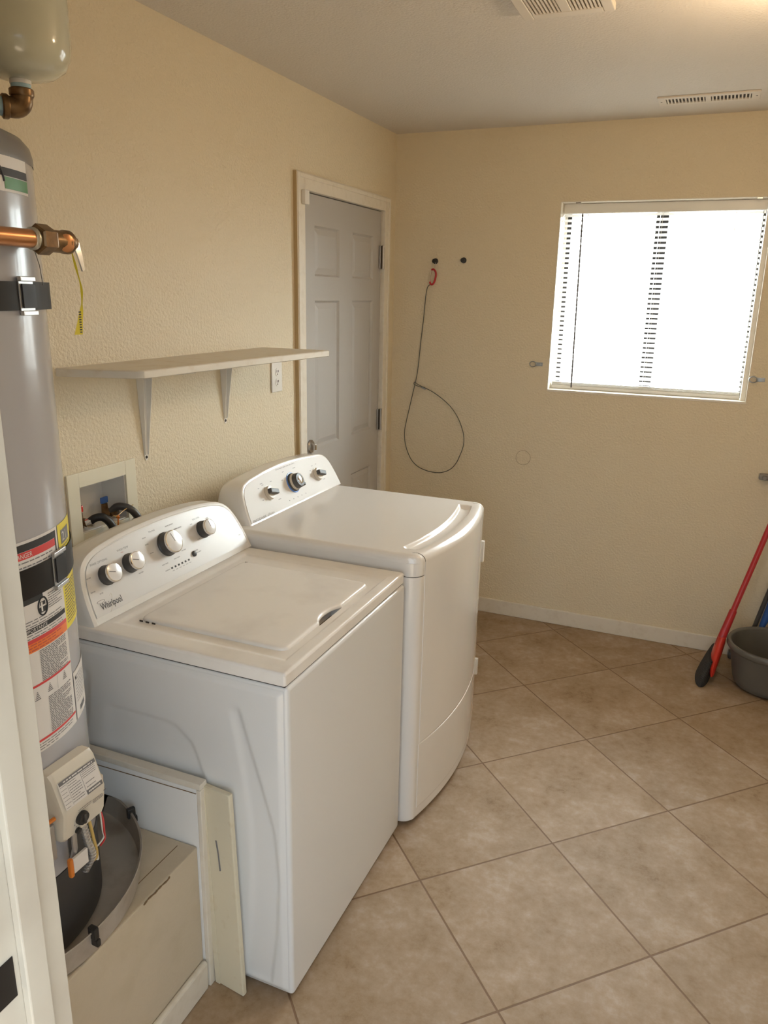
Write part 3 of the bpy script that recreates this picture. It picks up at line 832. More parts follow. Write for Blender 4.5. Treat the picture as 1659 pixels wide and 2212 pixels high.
# expansion tank
ex = tag(empty('expansion_tank', (0.356, -2.678, 2.0)), 'pale green expansion tank on brass elbow above the water heater', 'tank')
ec = (0.356, -2.678)
B().lathe([(0.0, 2.040), (0.03, 2.0415), (0.06, 2.049), (0.080, 2.063), (0.089, 2.082), (0.0925, 2.105), (0.0925, 2.29), (0.089, 2.31), (0.075, 2.335), (0.04, 2.352), (0, 2.356)], (ec[0], ec[1], 0), seg=64).build('shell', 'exp_tank', ex, angle=60)
B().lathe([(0.0185, 2.034), (0.0185, 2.050)], (ec[0], ec[1], 0), seg=24).build('collar', 'plastic_w', ex)
B().lathe([(0.0172, 2.026), (0.0172, 2.034)], (ec[0], ec[1], 0), seg=24).build('thread_tape', 'tape_blue', ex)
hd = Vector((-0.55, -0.835, 0)).normalized()
cpt = Vector((ec[0], ec[1], 1.996))
arc = [cpt + Vector((0, 0, 0.030)), cpt + Vector((0, 0, 0.014))] + [cpt + Vector((0, 0, 0.014)) + hd * 0.016 * (1 - math.cos(a)) - Vector((0, 0, 0.016 * math.sin(a))) for a in lin(0.3, 1.5708, 7)] + [cpt - Vector((0, 0, 0.002)) + hd * 0.034]
b = B().tube(arc, 0.0185, 20)
b.lathe([(0.0195, 0), (0.0215, 0.003), (0.0215, 0.012), (0.0195, 0.014)], cpt + Vector((0, 0, 0.017)), (0, 0, 1), 24)
b.lathe([(0.0195, 0), (0.0215, 0.003), (0.0215, 0.010), (0.0195, 0.012)], cpt - Vector((0, 0, 0.002)) + hd * 0.024, hd, 24)
b.build('elbow', 'brass', ex)
B().lathe([(0.0165, 0.035), (0.0165, 0.044)], cpt - Vector((0, 0, 0.002)), hd, 20).build('thread_tape', 'tape_blue', ex)
q0 = cpt - Vector((0, 0, 0.002)) + hd * 0.044; q1 = q0 + hd * 0.20
B().tube([q0, q1 - hd * 0.02] + [q1 + hd * 0.0 - Vector((0, 0, 0.012)), q1 - Vector((0, 0, 0.068))], 0.0125, 14).build('pipe', 'brass', ex)

# ------------------------------------------------------------------ washer
wa = tag(empty('washing_machine', (0.485, -2.221, 0)), 'white top-loading washer with four silver knobs, nearest the camera', 'washing machine')
X0, X1, Y0, Y1 = 0.135, 0.828, -2.566, -1.876
b = B().box(X0, X1, Y0 + 0.002, Y1, 0.018, 0.857, 0.010, 3)
b.build('cabinet', 'enamel', wa)
for (x, y) in ((X0 + .05, Y0 + .06), (X1 - .045, Y0 + .06), (X0 + .05, Y1 - .06), (X1 - .045, Y1 - .06)):
    B().cone((x, y, 0), (x, y, 0.03), 0.018, 0.016, 16).build('foot', 'black', wa)
xo = [(0.03, 0.770), (0.20, 0.792), (0.35, 0.800), (0.478, 0.790), (0.591, 0.760), (0.70, 0.728), (0.77, 0.708)]
xi = [(0.03, 0.690), (0.20, 0.712), (0.35, 0.724), (0.478, 0.722), (0.591, 0.712), (0.70, 0.694), (0.77, 0.682)]
xb = [(0.03, 0.655), (0.30, 0.650), (0.45, 0.640), (0.56, 0.610), (0.62, 0.592), (0.66, 0.575), (0.70, 0.530)]
def side_h(x, z):
    h = 0.0
    win = sm(0.03, 0.06, z) * (1 - sm(0.765, 0.790, z))
    o_, i_ = interp(xo, z), interp(xi, z)
    h -= 0.0042 * sm(i_ - 0.006, i_ + 0.016, x) * (1 - sm(o_ - 0.005, o_ + 0.003, x)) * win
    xm = 0.963 - x
    h -= 0.0042 * sm(i_ - 0.006, i_ + 0.016, xm) * (1 - sm(o_ - 0.005, o_ + 0.003, xm)) * win
    edge = interp(xb, z) if z < 0.70 else 0.0
    top = interp([(0.28, 0.66), (0.34, 0.715), (0.42, 0.72), (0.53, 0.70), (0.575, 0.665), (0.61, 0.56)], x)
    h -= 0.0036 * (1 - sm(edge - 0.012, edge + 0.004, x)) * sm(0.30, 0.345, x) * (1 - sm(top - 0.014, top + 0.003, z)) * sm(0.03, 0.06, z)
    return h
# the pressed pattern sits within the sheet: raised frame closes its rim
def side_pt(x, z):
    e = min(sm(X0 + 0.012, X0 + 0.022, x), 1 - sm(X1 - 0.024, X1 - 0.012, x), sm(0.028, 0.04, z), 1 - sm(0.835, 0.847, z))
    return (x, Y0 + 0.0016 - 0.0066 * e - side_h(x, z), z)
b = B().grid(lin(X0 + 0.012, X1 - 0.012, 132), lin(0.028, 0.847, 150), side_pt)
b.build('side_panel', 'enamel', wa, angle=60)

# top deck with a basin around the lid
ZD = 0.893
def deck_h(x, y):
    h = 0.0
    bx = min(sm(0.312, 0.328, x), 1 - sm(0.785, 0.796, x)); by = min(sm(-2.516, -2.498, y), 1 - sm(-1.945, -1.928, y))
    h -= 0.0045 * min(bx, by)
    lx = min(sm(0.345, 0.352, x), 1 - sm(0.772, 0.778, x)); ly = min(sm(-2.480, -2.472, y), 1 - sm(-1.998, -1.990, y))
    n_ = sm(-2.306, -2.300, y) * (1 - sm(-2.186, -2.180, y)) * sm(0.735, 0.741, x) * (1 - sm(0.767, 0.7695, x))
    h -= 0.032 * n_
    return h
r_ = 0.007
DX0, DX1, DYa, DYb = X0 - 0.002, X1 - 0.004, Y0 - 0.0015, Y1 + 0.0015
def deck_pt(x, y):
    a = max(r_ - (x - DX0), r_ - (DX1 - x), 0); c = max(r_ - (y - DYa), r_ - (DYb - y), 0)
    return (x, y, ZD - (r_ - math.sqrt(max(r_ * r_ - a * a - c * c, 0))) + deck_h(x, y))
def fine(a, b_, marks, base):
    s = set(lin(a, b_, base))
    for m_ in marks: s |= set(lin(m_[0], m_[1], m_[2]))
    return sorted(s)
ux = fine(DX0, DX1, [(DX0, DX0 + r_, 5), (DX1 - r_, DX1, 5), (0.30, 0.36, 20), (0.73, 0.80, 60)], 30)
uy = fine(DYa, DYb, [(DYa, DYa + r_, 5), (DYb - r_, DYb, 5), (-2.525, -2.46, 22), (-2.31, -2.29, 14), (-2.19, -2.17, 14), (-2.32, -2.16, 20), (-2.01, -1.92, 24)], 30)
b = B().grid(ux, uy, deck_pt)
ed = [(DX0, DYa), (DX1, DYa), (DX1, DYb), (DX0, DYb)]
rad = 0.012
def rrect(x0, x1, y0, y1, r, n=6):
    out = []
    for cx_, cy_, a0 in ((x1 - r, y1 - r, 0), (x0 + r, y1 - r, 90), (x0 + r, y0 + r, 180), (x1 - r, y0 + r, 270)):
        for i in range(n + 1):
            a = R(a0 + 90 * i / n); out.append((cx_ + r * math.cos(a), cy_ + r * math.sin(a)))
    return out
b.ring_loft([[(x, y, z_) for x, y in rrect(DX0 + i_, DX1 - i_, DYa + i_, DYb - i_, 0.007)] for z_, i_ in ((0.8605, 0.004), (0.8615, 0.0005), (0.865, 0.0), (ZD - r_, 0.0))], True, False)
b.build('top_deck', 'enamel_dusty_lit', wa, angle=40)
# seam under the deck
B().box(X0 + 0.004, X1 - 0.008, Y0 + 0.004, Y1 - 0.004, 0.8565, 0.861).build('deck_seam', 'dark', wa)
# lid
LX0, LX1, LY0, LY1 = 0.353, 0.768, -2.470, -2.004
def lid_outline(ins):
    pts = []
    x0, x1, y0, y1, r = LX0 + ins, LX1 - ins, LY0 + ins, LY1 - ins, 0.022
    for cx_, cy_, a0 in ((x0 + r, y1 - r, 90), (x0 + r, y0 + r, 180), (x1 - r, y0 + r, 270)):
        for i in range(9):
            a = R(a0 + 90 * i / 8); pts.append((cx_ + r * math.cos(a), cy_ + r * math.sin(a)))
    for y in lin(y0 + r + 0.02, y1 - r - 0.02, 90):
        dip = 0.017 * max(0.0, 1 - ((y + 2.243) / 0.060) ** 2) ** 0.8
        pts.append((x1 - dip, y))
    for i in range(9):
        a = R(90 * i / 8); pts.append((x1 - r + r * math.cos(a), y1 - r + r * math.sin(a)))
    return pts
b = B().ring_loft([[(x, y, z_) for x, y in lid_outline(i_)] for i_, z_ in ((0.0006, 0.8868), (0.0, 0.8893), (0.0015, 0.8935), (0.004, 0.8960), (0.008, 0.8972), (0.014, 0.8977), (0.03, 0.8979))])
ld = b.build('lid', 'enamel_dusty_lit', wa, angle=50)
for x, y in ((0.357, -2.4735), (0.376, -2.4738), (0.395, -2.4738), (0.357, -2.0005)):
    B().box(x, x + 0.010, y - 0.0006, y + 0.0010, 0.886, 0.8925, 0.0002).build('hinge_slot', 'dark', ld)

# control console
CP0 = Vector((0.295, 0, 0.8945)); CU = Vector((-0.09, 0, 0.19)).normalized(); CN = Vector((CU.z, 0, -CU.x))
def cf(y, s, k=0.0):
    return tuple(CP0 + Vector((0, y, 0)) + CU * s + CN * k)
WC = -2.2115
half = [(0.350, 0.0), (0.346, 0.05), (0.340, 0.085), (0.332, 0.115), (0.317, 0.145), (0.292, 0.166), (0.255, 0.179), (0.20, 0.188), (0.12, 0.195), (0.0, 0.198)]
def arch(hp, c):
    P = [(c - d, s) for d, s in hp] + [(c + d, s) for d, s in reversed(hp[:-1])]
    q = spline([(y, s, 0) for y, s in P], 4)
    return [(p.x, p.y) for p in q]
def arch_ins(pts, c, ins):
    out = []
    for y, s in pts:
        k = (0.35 - ins) / 0.35
        out.append((c + (y - c) * k, max(0.0, s) * (0.198 - ins) / 0.198 if s > 0.03 else s * (0.198 - ins) / 0.198))
    return out
ar = arch(half, WC)
b = B()
def cring(ins, k):
    return [cf(y, s, k) for y, s in arch_ins(ar, WC, ins)]
back = lambda ins: [(0.140 + 0.0, y, 0.8945 + s * CU.z * 0.97) for y, s in arch_ins(ar, WC, ins)]
b.ring_loft([back(0.012), [(p[0] + 0.02, p[1], p[2]) for p in back(0.004)], [tuple(Vector(p) * 0.5 + Vector(q_) * 0.5) for p, q_ in zip(back(0.0), cring(0.0, -0.012))], cring(0.0, -0.016), cring(0.0008, -0.008), cring(0.004, -0.002), cring(0.010, 0.0), cring(0.014, 0.0004), cring(0.016, -0.001)])
b.build('console', 'plastic_w', wa, angle=40)
pin = [(y, s) for y, s in arch_ins(ar, WC, 0.019)]
pin = [(y, 0.016 + s * 0.915) for y, s in pin]
b = B().ring_loft([[cf(y, s, 0.0002) for y, s in pin], [cf(y, s, 0.0016) for y, s in pin]])
b.build('control_panel', 'panel_sil', wa)
pf_ = lambda y, s: cf(y, s, 0.0022)
def washer_knob(y, s, r, ang, lab):
    c = Vector(cf(y, s, 0.0016)); 
    k = B().use('darkgrey').lathe([(r * 1.06, 0), (r * 1.06, 0.004), (r, 0.006), (r * 0.97, 0.026)], c, CN, 40).build('knob', None, wa)
    B().lathe([(r * 0.97, 0.024), (r * 1.0, 0.028), (r * 0.97, 0.031), (r * 0.90, 0.0315)], c, CN, 40, False, False).build('chrome_ring', 'chrome', k)
    B().lathe([(r * 0.91, 0.029), (r * 0.90, 0.0318), (r * 0.6, 0.0335), (0, 0.0342)], c, CN, 40).build('knob_face', 'knob_face', k)
    a = R(ang); e1 = Vector((0, 1, 0)); e2 = CU
    d = e1 * math.cos(a) + e2 * math.sin(a); pl = c + CN * 0.0343
    n_ = d.cross(CN)
    P = [pl + d * (r * 0.78) + n_ * 0.0011 - CN * 0.0009, pl + d * (r * 0.78) - n_ * 0.0011 - CN * 0.0009, pl - n_ * 0.0011 + CN * 0.0004, pl + n_ * 0.0011 + CN * 0.0004]
    B().add(P, [(0, 1, 2, 3)]).build('pointer', 'ink', k)
washer_knob(-2.462, 0.103, 0.0245, 158, '')
washer_knob(-2.374, 0.107, 0.0245, 158, '')
washer_knob(-2.222, 0.114, 0.0325, 102, '')
washer_knob(-2.057, 0.111, 0.0245, 95, '')
B().lathe([(0.0085, 0), (0.0085, 0.003), (0.006, 0.006), (0, 0.0068)], cf(-2.134, 0.057, 0.0016), CN, 20).build('start_button', 'darkgrey', wa)
for txt, y, s, w_, h_, ik in (('RINSE OPTIONS', -2.468, 0.1385, 0.058, 0.0052, 'ink'), ('WASH TEMP', -2.378, 0.1465, 0.042, 0.0052, 'ink'), ('SOIL LEVEL', -2.066, 0.1470, 0.034, 0.0042, 'ink'), ('Normal', -2.255, 0.1610, 0.024, 0.0055, 'ink'), ('Hot', -2.384, 0.1395, 0.009, 0.004, 'ink_red')):
    b = B(); put_text(b, txt, pf_, y, s, width=w_, height=h_, align='c'); b.build('printed_word', ik, wa)
for (y, s, w_) in ((-2.518, .112, .015), (-2.522, .077, .015), (-2.500, .066, .012), (-2.418, .117, .012), (-2.352, .071, .018), (-2.292, .152, .014), (-2.292, .133, .014), (-2.287, .107, .014), (-2.183, .159, .034), (-2.155, .142, .034), (-2.258, .064, .026), (-2.205, .066, .026), (-2.168, .078, .020), (-2.120, .062, .016), (-2.112, .055, .022), (-2.095, .137, .010), (-2.020, .136, .010), (-2.016, .088, .014), (-2.09, .088, .012), (-1.905, .048, .010)):
    b = B(); put_rect(b, pf_, y - w_ / 2, y - w_ * 0.05, s, s + 0.0030); put_rect(b, pf_, y + w_ * 0.02, y + w_ / 2, s, s + 0.0030)
    b.build('setting_mark', 'ink_soft', wa)
for i in range(6):
    y = -2.243 + i * 0.0150; b = B(); put_rect(b, pf_, y, y + 0.0075, 0.0455, 0.0505); b.build('status_light', 'ink_black', wa)
    b = B(); put_rect(b, pf_, y + 0.001, y + 0.010, 0.0385, 0.0405); b.build('setting_mark', 'ink_soft', wa)
b = B(); put_rect(b, pf_, -2.268, -2.248, 0.0460, 0.0490); b.build('setting_mark', 'ink_soft', wa)
b = B().use('brand'); put_text(b, 'Whirlpool', pf_, -2.519, 0.0285, width=0.072, height=0.0165, bold=0.012)
b.use('gold'); b.tube([Vector(pf_(-2.486 + 0.006 * math.cos(a) + 0.012 * math.sin(a), 0.037 + 0.021 * math.sin(a))) for a in lin(-1.4, 2.2, 22)], 0.0002, 5)
b.use('ink'); b.tube([Vector(pf_(-2.512 + 0.013 * math.cos(a), 0.0495 + 0.0035 * math.sin(a))) for a in lin(0, 6.2832, 25)[:-1]], 0.00035, 5, True)
tag(b.build('brand_logo', None, wa), 'grey brand lettering on the lower left of the panel')

# ------------------------------------------------------------------ dryer
dr = tag(empty('clothes_dryer', (0.48, -1.50, 0)), 'glossy white dryer with bowed front standing beyond the washer', 'dryer')
DYL, DYR, DZT = -1.855, -1.150, 0.937
YC = 0.5 * (DYL + DYR)
def xf(y):
    base = 0.866 + 0.041 * (1 - ((y - YC) / 0.318) ** 2)
    d = min(y - DYL, DYR - y); rc = 0.034
    if d < rc:
        base = (0.866 + 0.041 * (1 - ((0.3525 - rc) / 0.318) ** 2)) - 0.044 * (1 - math.sqrt(max(0, 1 - ((rc - max(d, 0)) / rc) ** 2)))
    return base
yst = sorted(set([DYL + 0.034 * (1 - math.cos(t)) for t in lin(0, math.pi / 2, 10)] + lin(DYL + 0.034, DYR - 0.034, 44) + [DYR - 0.034 * (1 - math.cos(t)) for t in lin(0, math.pi / 2, 10)]))
DXB = 0.13
def outline(dx=0.0, sy=0.0):
    return [(xf(y) - dx, YC + (y - YC) * (1 - sy)) for y in yst] + [(DXB, DYR), (DXB, DYL)]
b = B().ring_loft([[(x, y, z_) for x, y in outline(dx)] for z_, dx in ((0.020, 0.008), (0.024, 0.003), (0.030, 0.002), (0.8695, 0.002))])
b.build('cabinet', 'dryer', dr, angle=30)
for (x, y) in ((0.2, DYL + .06), (0.78, DYL + .06), (0.2, DYR - .06), (0.78, DYR - .06)):
    B().cone((x, y, 0), (x, y, 0.03), 0.018, 0.016, 16).build('foot', 'black', dr)
rt = 0.024
def top_pt(t, y):
    x1 = xf(y); x = DXB + (x1 - DXB) * t
    dfr = x1 - x; dl = y - DYL; drr = DYR - y
    a = max(rt - min(dl, drr), 0); c = max(rt * 1.25 - dfr, 0) / 1.25
    zz = DZT - (rt - math.sqrt(max(rt * rt - a * a - c * c, 0)))
    g_ = sm(0.040, 0.052, dfr) * (1 - sm(0.086, 0.096, dfr)) * sm(-1.790, -1.768, y) * (1 - sm(-1.245, -1.222, y))
    wv = math.sin(math.pi * max(0, min(1, (dfr - 0.040) / 0.056)))
    return (x, y, zz - 0.014 * (0.45 + 0.55 * wv) * g_)
ts = sorted(set(lin(0, 0.80, 16) + lin(0.80, 1.0, 64)))
yst2 = sorted(set(yst + lin(-1.80, -1.76, 12) + lin(-1.25, -1.21, 12) + [DYL + x for x in lin(0, 0.03, 8)] + [DYR - x for x in lin(0, 0.03, 8)]))
DA, DB = -1.8130, -1.1870
yst2 = sorted(set(round(y, 5) for y in yst2) | {DA, DB, DA - 0.0030, DB + 0.0030})
yst2 = [y for y in yst2 if not (DA - 0.0030 < y < DA or DB < y < DB + 0.0030)]
LIP = 0.043
def top_rows(y):
    """distances behind the front edge, one row at the lip"""
    x1 = xf(y); full = x1 - DXB
    near = [0.0, 0.0012, 0.003, 0.006, 0.010, 0.014, 0.019, 0.024, 0.030, 0.036, LIP]
    far = lin(LIP, 0.102, 26)[1:] + lin(0.102, full, 16)[1:]
    return near + far
NEAR = 11
rows = [top_rows(y) for y in yst2]
P = [[top_pt(1 - d / (xf(y) - DXB), y) for d in r] for y, r in zip(yst2, rows)]
bt, bdr = B(), B()
for a in range(len(yst2) - 1):
    y0_, y1_ = yst2[a], yst2[a + 1]
    mid = 0.5 * (y0_ + y1_)
    gap = (DA - 0.0031 < mid < DA) or (DB < mid < DB + 0.0031)
    for k in range(len(rows[0]) - 1):
        quad = [P[a][k], P[a + 1][k], P[a + 1][k + 1], P[a][k + 1]]
        if k < NEAR - 1:
            if gap: continue
            (bdr if DA < mid < DB else bt).add(quad, [(0, 1, 2, 3)])
        else:
            bt.add(quad, [(0, 1, 2, 3)])
    # front skirt of the top, left and right of the door
    if not gap and not (DA < mid < DB):
        f0, f1 = P[a][0], P[a + 1][0]
        bt.add([(f0[0] - 0.003, f0[1], 0.8715), (f1[0] - 0.003, f1[1], 0.8715), (f1[0], f1[1], 0.8735), (f0[0], f0[1], 0.8735)], [(0, 1, 2, 3)])
        bt.add([(f0[0], f0[1], 0.8735), (f1[0], f1[1], 0.8735), f1, f0], [(0, 1, 2, 3)])
    if DA < mid < DB:
        f0, f1 = P[a][0], P[a + 1][0]
        zz = [0.2970, 0.2985, 0.302] + lin(0.31, DZT - rt, 12)
        pr = [(0.008, 0.2970), (0.003, 0.2970), (0.0008, 0.2978), (0.0, 0.3000)] + [(0.0, q) for q in lin(0.306, DZT - rt, 12)]
        e0 = 0.0022 if abs(y0_ - DA) < 1e-6 else 0.0
        e1 = 0.0022 if abs(y1_ - DB) < 1e-6 else 0.0
        for (d0, z0_), (d1, z1_) in zip(pr, pr[1:]):
            bdr.add([(f0[0] - d0, y0_, z0_), (f1[0] - d0, y1_, z0_), (f1[0] - d1, y1_, z1_), (f0[0] - d1, y0_, z1_)], [(0, 1, 2, 3)])
for yv in (DA, DB):
    a = yst2.index(yv); x_ = P[a][0][0]
    bdr.add([(x_, yv, 0.2990), (x_ - 0.012, yv, 0.2990), (x_ - 0.012, yv, DZT - rt), (x_, yv, DZT - rt)], [(0, 1, 2, 3)])
    for k in range(NEAR - 1):
        p, q = P[a][k], P[a][k + 1]
        bdr.add([p, q, (q[0], q[1], q[2] - 0.012), (p[0] - 0.012, p[1], p[2])], [(0, 1, 2, 3)])
for yv in (DA - 0.0030, DB + 0.0030):
    a = yst2.index(yv); x_ = P[a][0][0]
    bt.add([(x_, yv, 0.8735), (x_ - 0.012, yv, 0.8735), (x_ - 0.012, yv, DZT - rt), (x_, yv, DZT - rt)], [(0, 1, 2, 3)])
# side and rear skirts, underside
for ys_, sgn in ((0, 1), (len(yst2) - 1, -1)):
    y_ = yst2[ys_]; a_, c_ = P[ys_][0], P[ys_][-1]
    bt.add([(a_[0], y_, 0.8735), (c_[0], y_, 0.8735), (c_[0], y_, DZT - rt), (a_[0], y_, DZT - rt)], [(0, 1, 2, 3)])
bt.add([(DXB, DYL, 0.8735), (DXB, DYR, 0.8735), (DXB, DYR, DZT - rt), (DXB, DYL, DZT - rt)], [(0, 1, 2, 3)])
bt.add([(xf(y) - 0.016, y, 0.8718) for y in yst2] + [(DXB, DYR, 0.8718), (DXB, DYL, 0.8718)], [tuple(range(len(yst2) + 2))])
bt.build('top_panel', 'dryer', dr, angle=45)
dd = bdr.build('door', 'dryer', dr, angle=45)
# lower panel follows the bow
def front(y0, y1, z0, z1, k0, k1, name):
    yy = lin(y0, y1, 40); b = B()
    def q(y, z_, k): return (xf(y) + k, y, z_)
    e = 0.0025
    rings = []
    prof = [(z0, k0), (z0, k1 - e), (z0 + e * .3, k1 - e * .3), (z0 + e, k1), (z0 + e * 2, k1), (z1 - e * 2, k1), (z1 - e, k1), (z1 - e * .3, k1 - e * .3), (z1, k1 - e), (z1, k0)]
    for y in yy:
        rings.append([q(y, z_, k) for z_, k in prof])
    b.ring_loft(rings)
    return b.build(name, 'dryer', dr, angle=40)
front(DA - 0.0030, DB + 0.0030, 0.058, 0.2945, -0.008, 0.0, 'lower_panel')
front(DA - 0.0030, DB + 0.0030, 0.026, 0.0565, -0.010, -0.0025, 'toe_panel')
B().box(0.852, 0.867, DYR - 0.006, DYR + 0.008, 0.700, 0.783, 0.001).build('hinge', 'plastic_w', dd)
B().box(0.852, 0.867, DYR - 0.006, DYR + 0.008, 0.225, 0.293, 0.001).build('hinge', 'plastic_w', dd)
# dryer console
EP0 = Vector((0.255, 0, DZT - 0.001))
def ef(y, s, k=0.0):
    return tuple(EP0 + Vector((0, y, 0)) + CU * s + CN * k)
EC = -1.470
halfd = [(0.340, 0.0), (0.333, 0.05), (0.322, 0.095), (0.303, 0.128), (0.268, 0.146), (0.20, 0.155), (0.10, 0.163), (0.0, 0.166)]
arD = arch(halfd, EC)
def ains(ins):
    return [(EC + (y - EC) * (0.34 - ins) / 0.34, s * (0.166 - ins) / 0.166) for y, s in arD]
b = B()
ering = lambda ins, k: [ef(y, s, k) for y, s in ains(ins)]
bk = lambda ins: [(0.115, y, DZT - 0.001 + s * CU.z * 0.97) for y, s in ains(ins)]
b.ring_loft([bk(0.012), [(p[0] + 0.02, p[1], p[2]) for p in bk(0.004)], ering(0.0, -0.018), ering(0.001, -0.009), ering(0.005, -0.002), ering(0.012, 0.0)])
b.build('console', 'dryer', dr, angle=40)
pinD = [(y, 0.006 + s * 0.96) for y, s in ains(0.013)]
b = B().ring_loft([[ef(y, s, 0.0002) for y, s in pinD], [ef(y, s, 0.0012) for y, s in pinD]])
b.build('control_panel', 'panel_w', dr)
eg = lambda y, s: ef(y, s, 0.0017)
def bar_knob(y, s):
    c = Vector(ef(y, s, 0.0012))
    k = B().lathe([(0.0250, 0), (0.0250, 0.004), (0.0235, 0.011), (0.022, 0.0135), (0, 0.0140)], c, CN, 32).build('small_knob', 'knob_beige', dr)
    B().lathe([(0.0260, 0), (0.0260, 0.0025), (0.0250, 0.003)], c, CN, 32).build('chrome_ring', 'chrome', k)
    mt = Matrix(((0, CU.x, CN.x, c.x), (1, CU.y, CN.y, c.y), (0, CU.z, CN.z, c.z), (0, 0, 0, 1))) @ Matrix.Rotation(R(-18), 4, 'Z')
    B().box(-0.0230, 0.0230, -0.0088, 0.0088, 0.013, 0.030, 0.003, mtx=mt).build('grip', 'darkgrey', k)
bar_knob(-1.638, 0.079); bar_knob(-1.287, 0.073)
c = Vector(ef(-1.470, 0.080, 0.0012))
B().lathe([(0.038, 0), (0.038, 0.002), (0.034, 0.003)], c, CN, 40).build('blue_ring', 'blue_plastic', dr)
k = B().lathe([(0.0345, 0.002), (0.0345, 0.006), (0.033, 0.008), (0.031, 0.010)], c, CN, 40).build('timer_knob', 'darkgrey', dr)
B().lathe([(0.0315, 0.008), (0.030, 0.016), (0.028, 0.018)], c, CN, 40).build('beige_collar', 'knob_beige', k)
B().lathe([(0.0285, 0.017), (0.027, 0.032), (0.024, 0.035), (0.016, 0.036)], c, CN, 40).build('grip', 'darkgrey', k)
B().lathe([(0.0165, 0.035), (0.015, 0.038), (0.008, 0.0395), (0, 0.040)], c, CN, 32).build('knob_face', 'chrome', k)
mt = Matrix(((0, CU.x, CN.x, c.x), (1, CU.y, CN.y, c.y), (0, CU.z, CN.z, c.z), (0, 0, 0, 1))) @ Matrix.Rotation(R(-40), 4, 'Z')
B().box(0.020, 0.036, -0.006, 0.006, 0.017, 0.034, 0.003, mtx=mt).build('pointer', 'darkgrey', k)
b = B().use('ink')
put_text(b, 'FRIGIDAIRE', eg, -1.785, 0.0065, width=0.080, height=0.0085)
b.use('ink_soft'); put_text(b, 'affinity', eg, -1.695, 0.0075, width=0.044, height=0.0095)
tag(b.build('brand_logo', None, dr), 'grey brand lettering on the lower left of the panel')
for i in range(5):
    y = -1.535 + i * 0.030; B().lathe([(0.0018, 0), (0, 0.0005)], ef(y, 0.0245, 0.0012), CN, 10).build('status_light', 'ink_black', dr)
for (y, s, w_) in ((-1.66, .117, .016), (-1.655, .111, .012), (-1.685, .105, .010), (-1.60, .112, .012), (-1.684, .062, .012), (-1.590, .043, .018), (-1.505, .1275, .012), (-1.425, .127, .020), (-1.53, .101, .010), (-1.405, .098, .012), (-1.30, .109, .012), (-1.268, .110, .010), (-1.325, .094, .008), (-1.25, .044, .014)):
    b = B(); put_rect(b, eg, y - w_ / 2, y + w_ / 2, s, s + 0.0028); b.build('setting_mark', 'ink_soft', dr)
b = B(); put_lines(b, eg, -1.545, -1.40, 0.146, 0.146, 1, 0.0030, random.Random(2))
b.build('fine_print', 'ink_soft', dr)

# ------------------------------------------------------------------ on the left wall
sh = tag(empty('wall_shelf', (0, -1.8, 1.16)), 'white painted wall shelf on two brackets above the washer', 'shelf')
q = [(0.001, -2.318), (0.10, -2.292), (0.208, -2.254), (0.226, -2.240), (0.280, -1.289), (0.274, -1.284), (0.001, -1.297)]
rings = []
for z_, i_ in ((1.4535, 0.003), (1.4555, 0.0005), (1.4725, 0.0005), (1.475, 0.003)):
    cc = (0.13, -1.79)
    rings.append([(x if x < 0.01 else x - i_, y + (i_ if y < cc[1] else -i_), z_) for x, y in q])
B().ring_loft(rings).build('shelf_board', 'shelf', sh)
def bracket(y, zb, w_):
    b = B()
    # tapered wall leg, tapered arm, folded flanges
    b.ring_loft([[(0.0008, y - w_, 1.4535), (0.0008, y + w_, 1.4535), (0.0022, y + w_, 1.4535), (0.0022, y - w_, 1.4535)],
                 [(0.0008, y - 0.008, zb + 0.004), (0.0008, y + 0.008, zb + 0.004), (0.0022, y + 0.008, zb + 0.004), (0.0022, y - 0.008, zb + 0.004)],
                 [(0.0008, y - 0.004, zb - 0.006), (0.0008, y + 0.004, zb - 0.006), (0.0022, y + 0.004, zb - 0.006), (0.0022, y - 0.004, zb - 0.006)]])
    b.ring_loft([[(0.0022, y - w_, 1.4518), (0.0022, y + w_, 1.4518), (0.0022, y + w_, 1.4532), (0.0022, y - w_, 1.4532)],
                 [(0.200, y - 0.008, 1.4518), (0.200, y + 0.008, 1.4518), (0.200, y + 0.008, 1.4532), (0.200, y - 0.008, 1.4532)]])
    for s_ in (-1, 1):
        b.ring_loft([[(0.002, y + s_ * w_, 1.452), (0.030, y + s_ * w_ * .9, 1.452), (0.030, y + s_ * (w_ * .9 - .0012), 1.452), (0.002, y + s_ * (w_ - .0012), 1.452)],
                     [(0.002, y + s_ * 0.0075, zb + 0.012), (0.006, y + s_ * 0.0075, zb + 0.012), (0.006, y + s_ * 0.0063, zb + 0.012), (0.002, y + s_ * 0.0063, zb + 0.012)]])
        b.ring_loft([[(0.004, y + s_ * w_, 1.420), (0.004, y + s_ * w_, 1.452), (0.004, y + s_ * (w_ - .0012), 1.452), (0.004, y + s_ * (w_ - .0012), 1.420)],
                     [(0.198, y + s_ * 0.0075, 1.446), (0.198, y + s_ * 0.0075, 1.452), (0.198, y + s_ * 0.0063, 1.452), (0.198, y + s_ * 0.0063, 1.446)]])
    o = b.build('bracket', 'plastic_w', sh)
    B().lathe([(0.0048, 0), (0.0040, 0.0016), (0, 0.0018)], (0.0022, y, zb + 0.004), (1, 0, 0), 14).build('screw', 'dark', o)
bracket(-1.990, 1.174, 0.024)
bracket(-1.560, 1.228, 0.022)

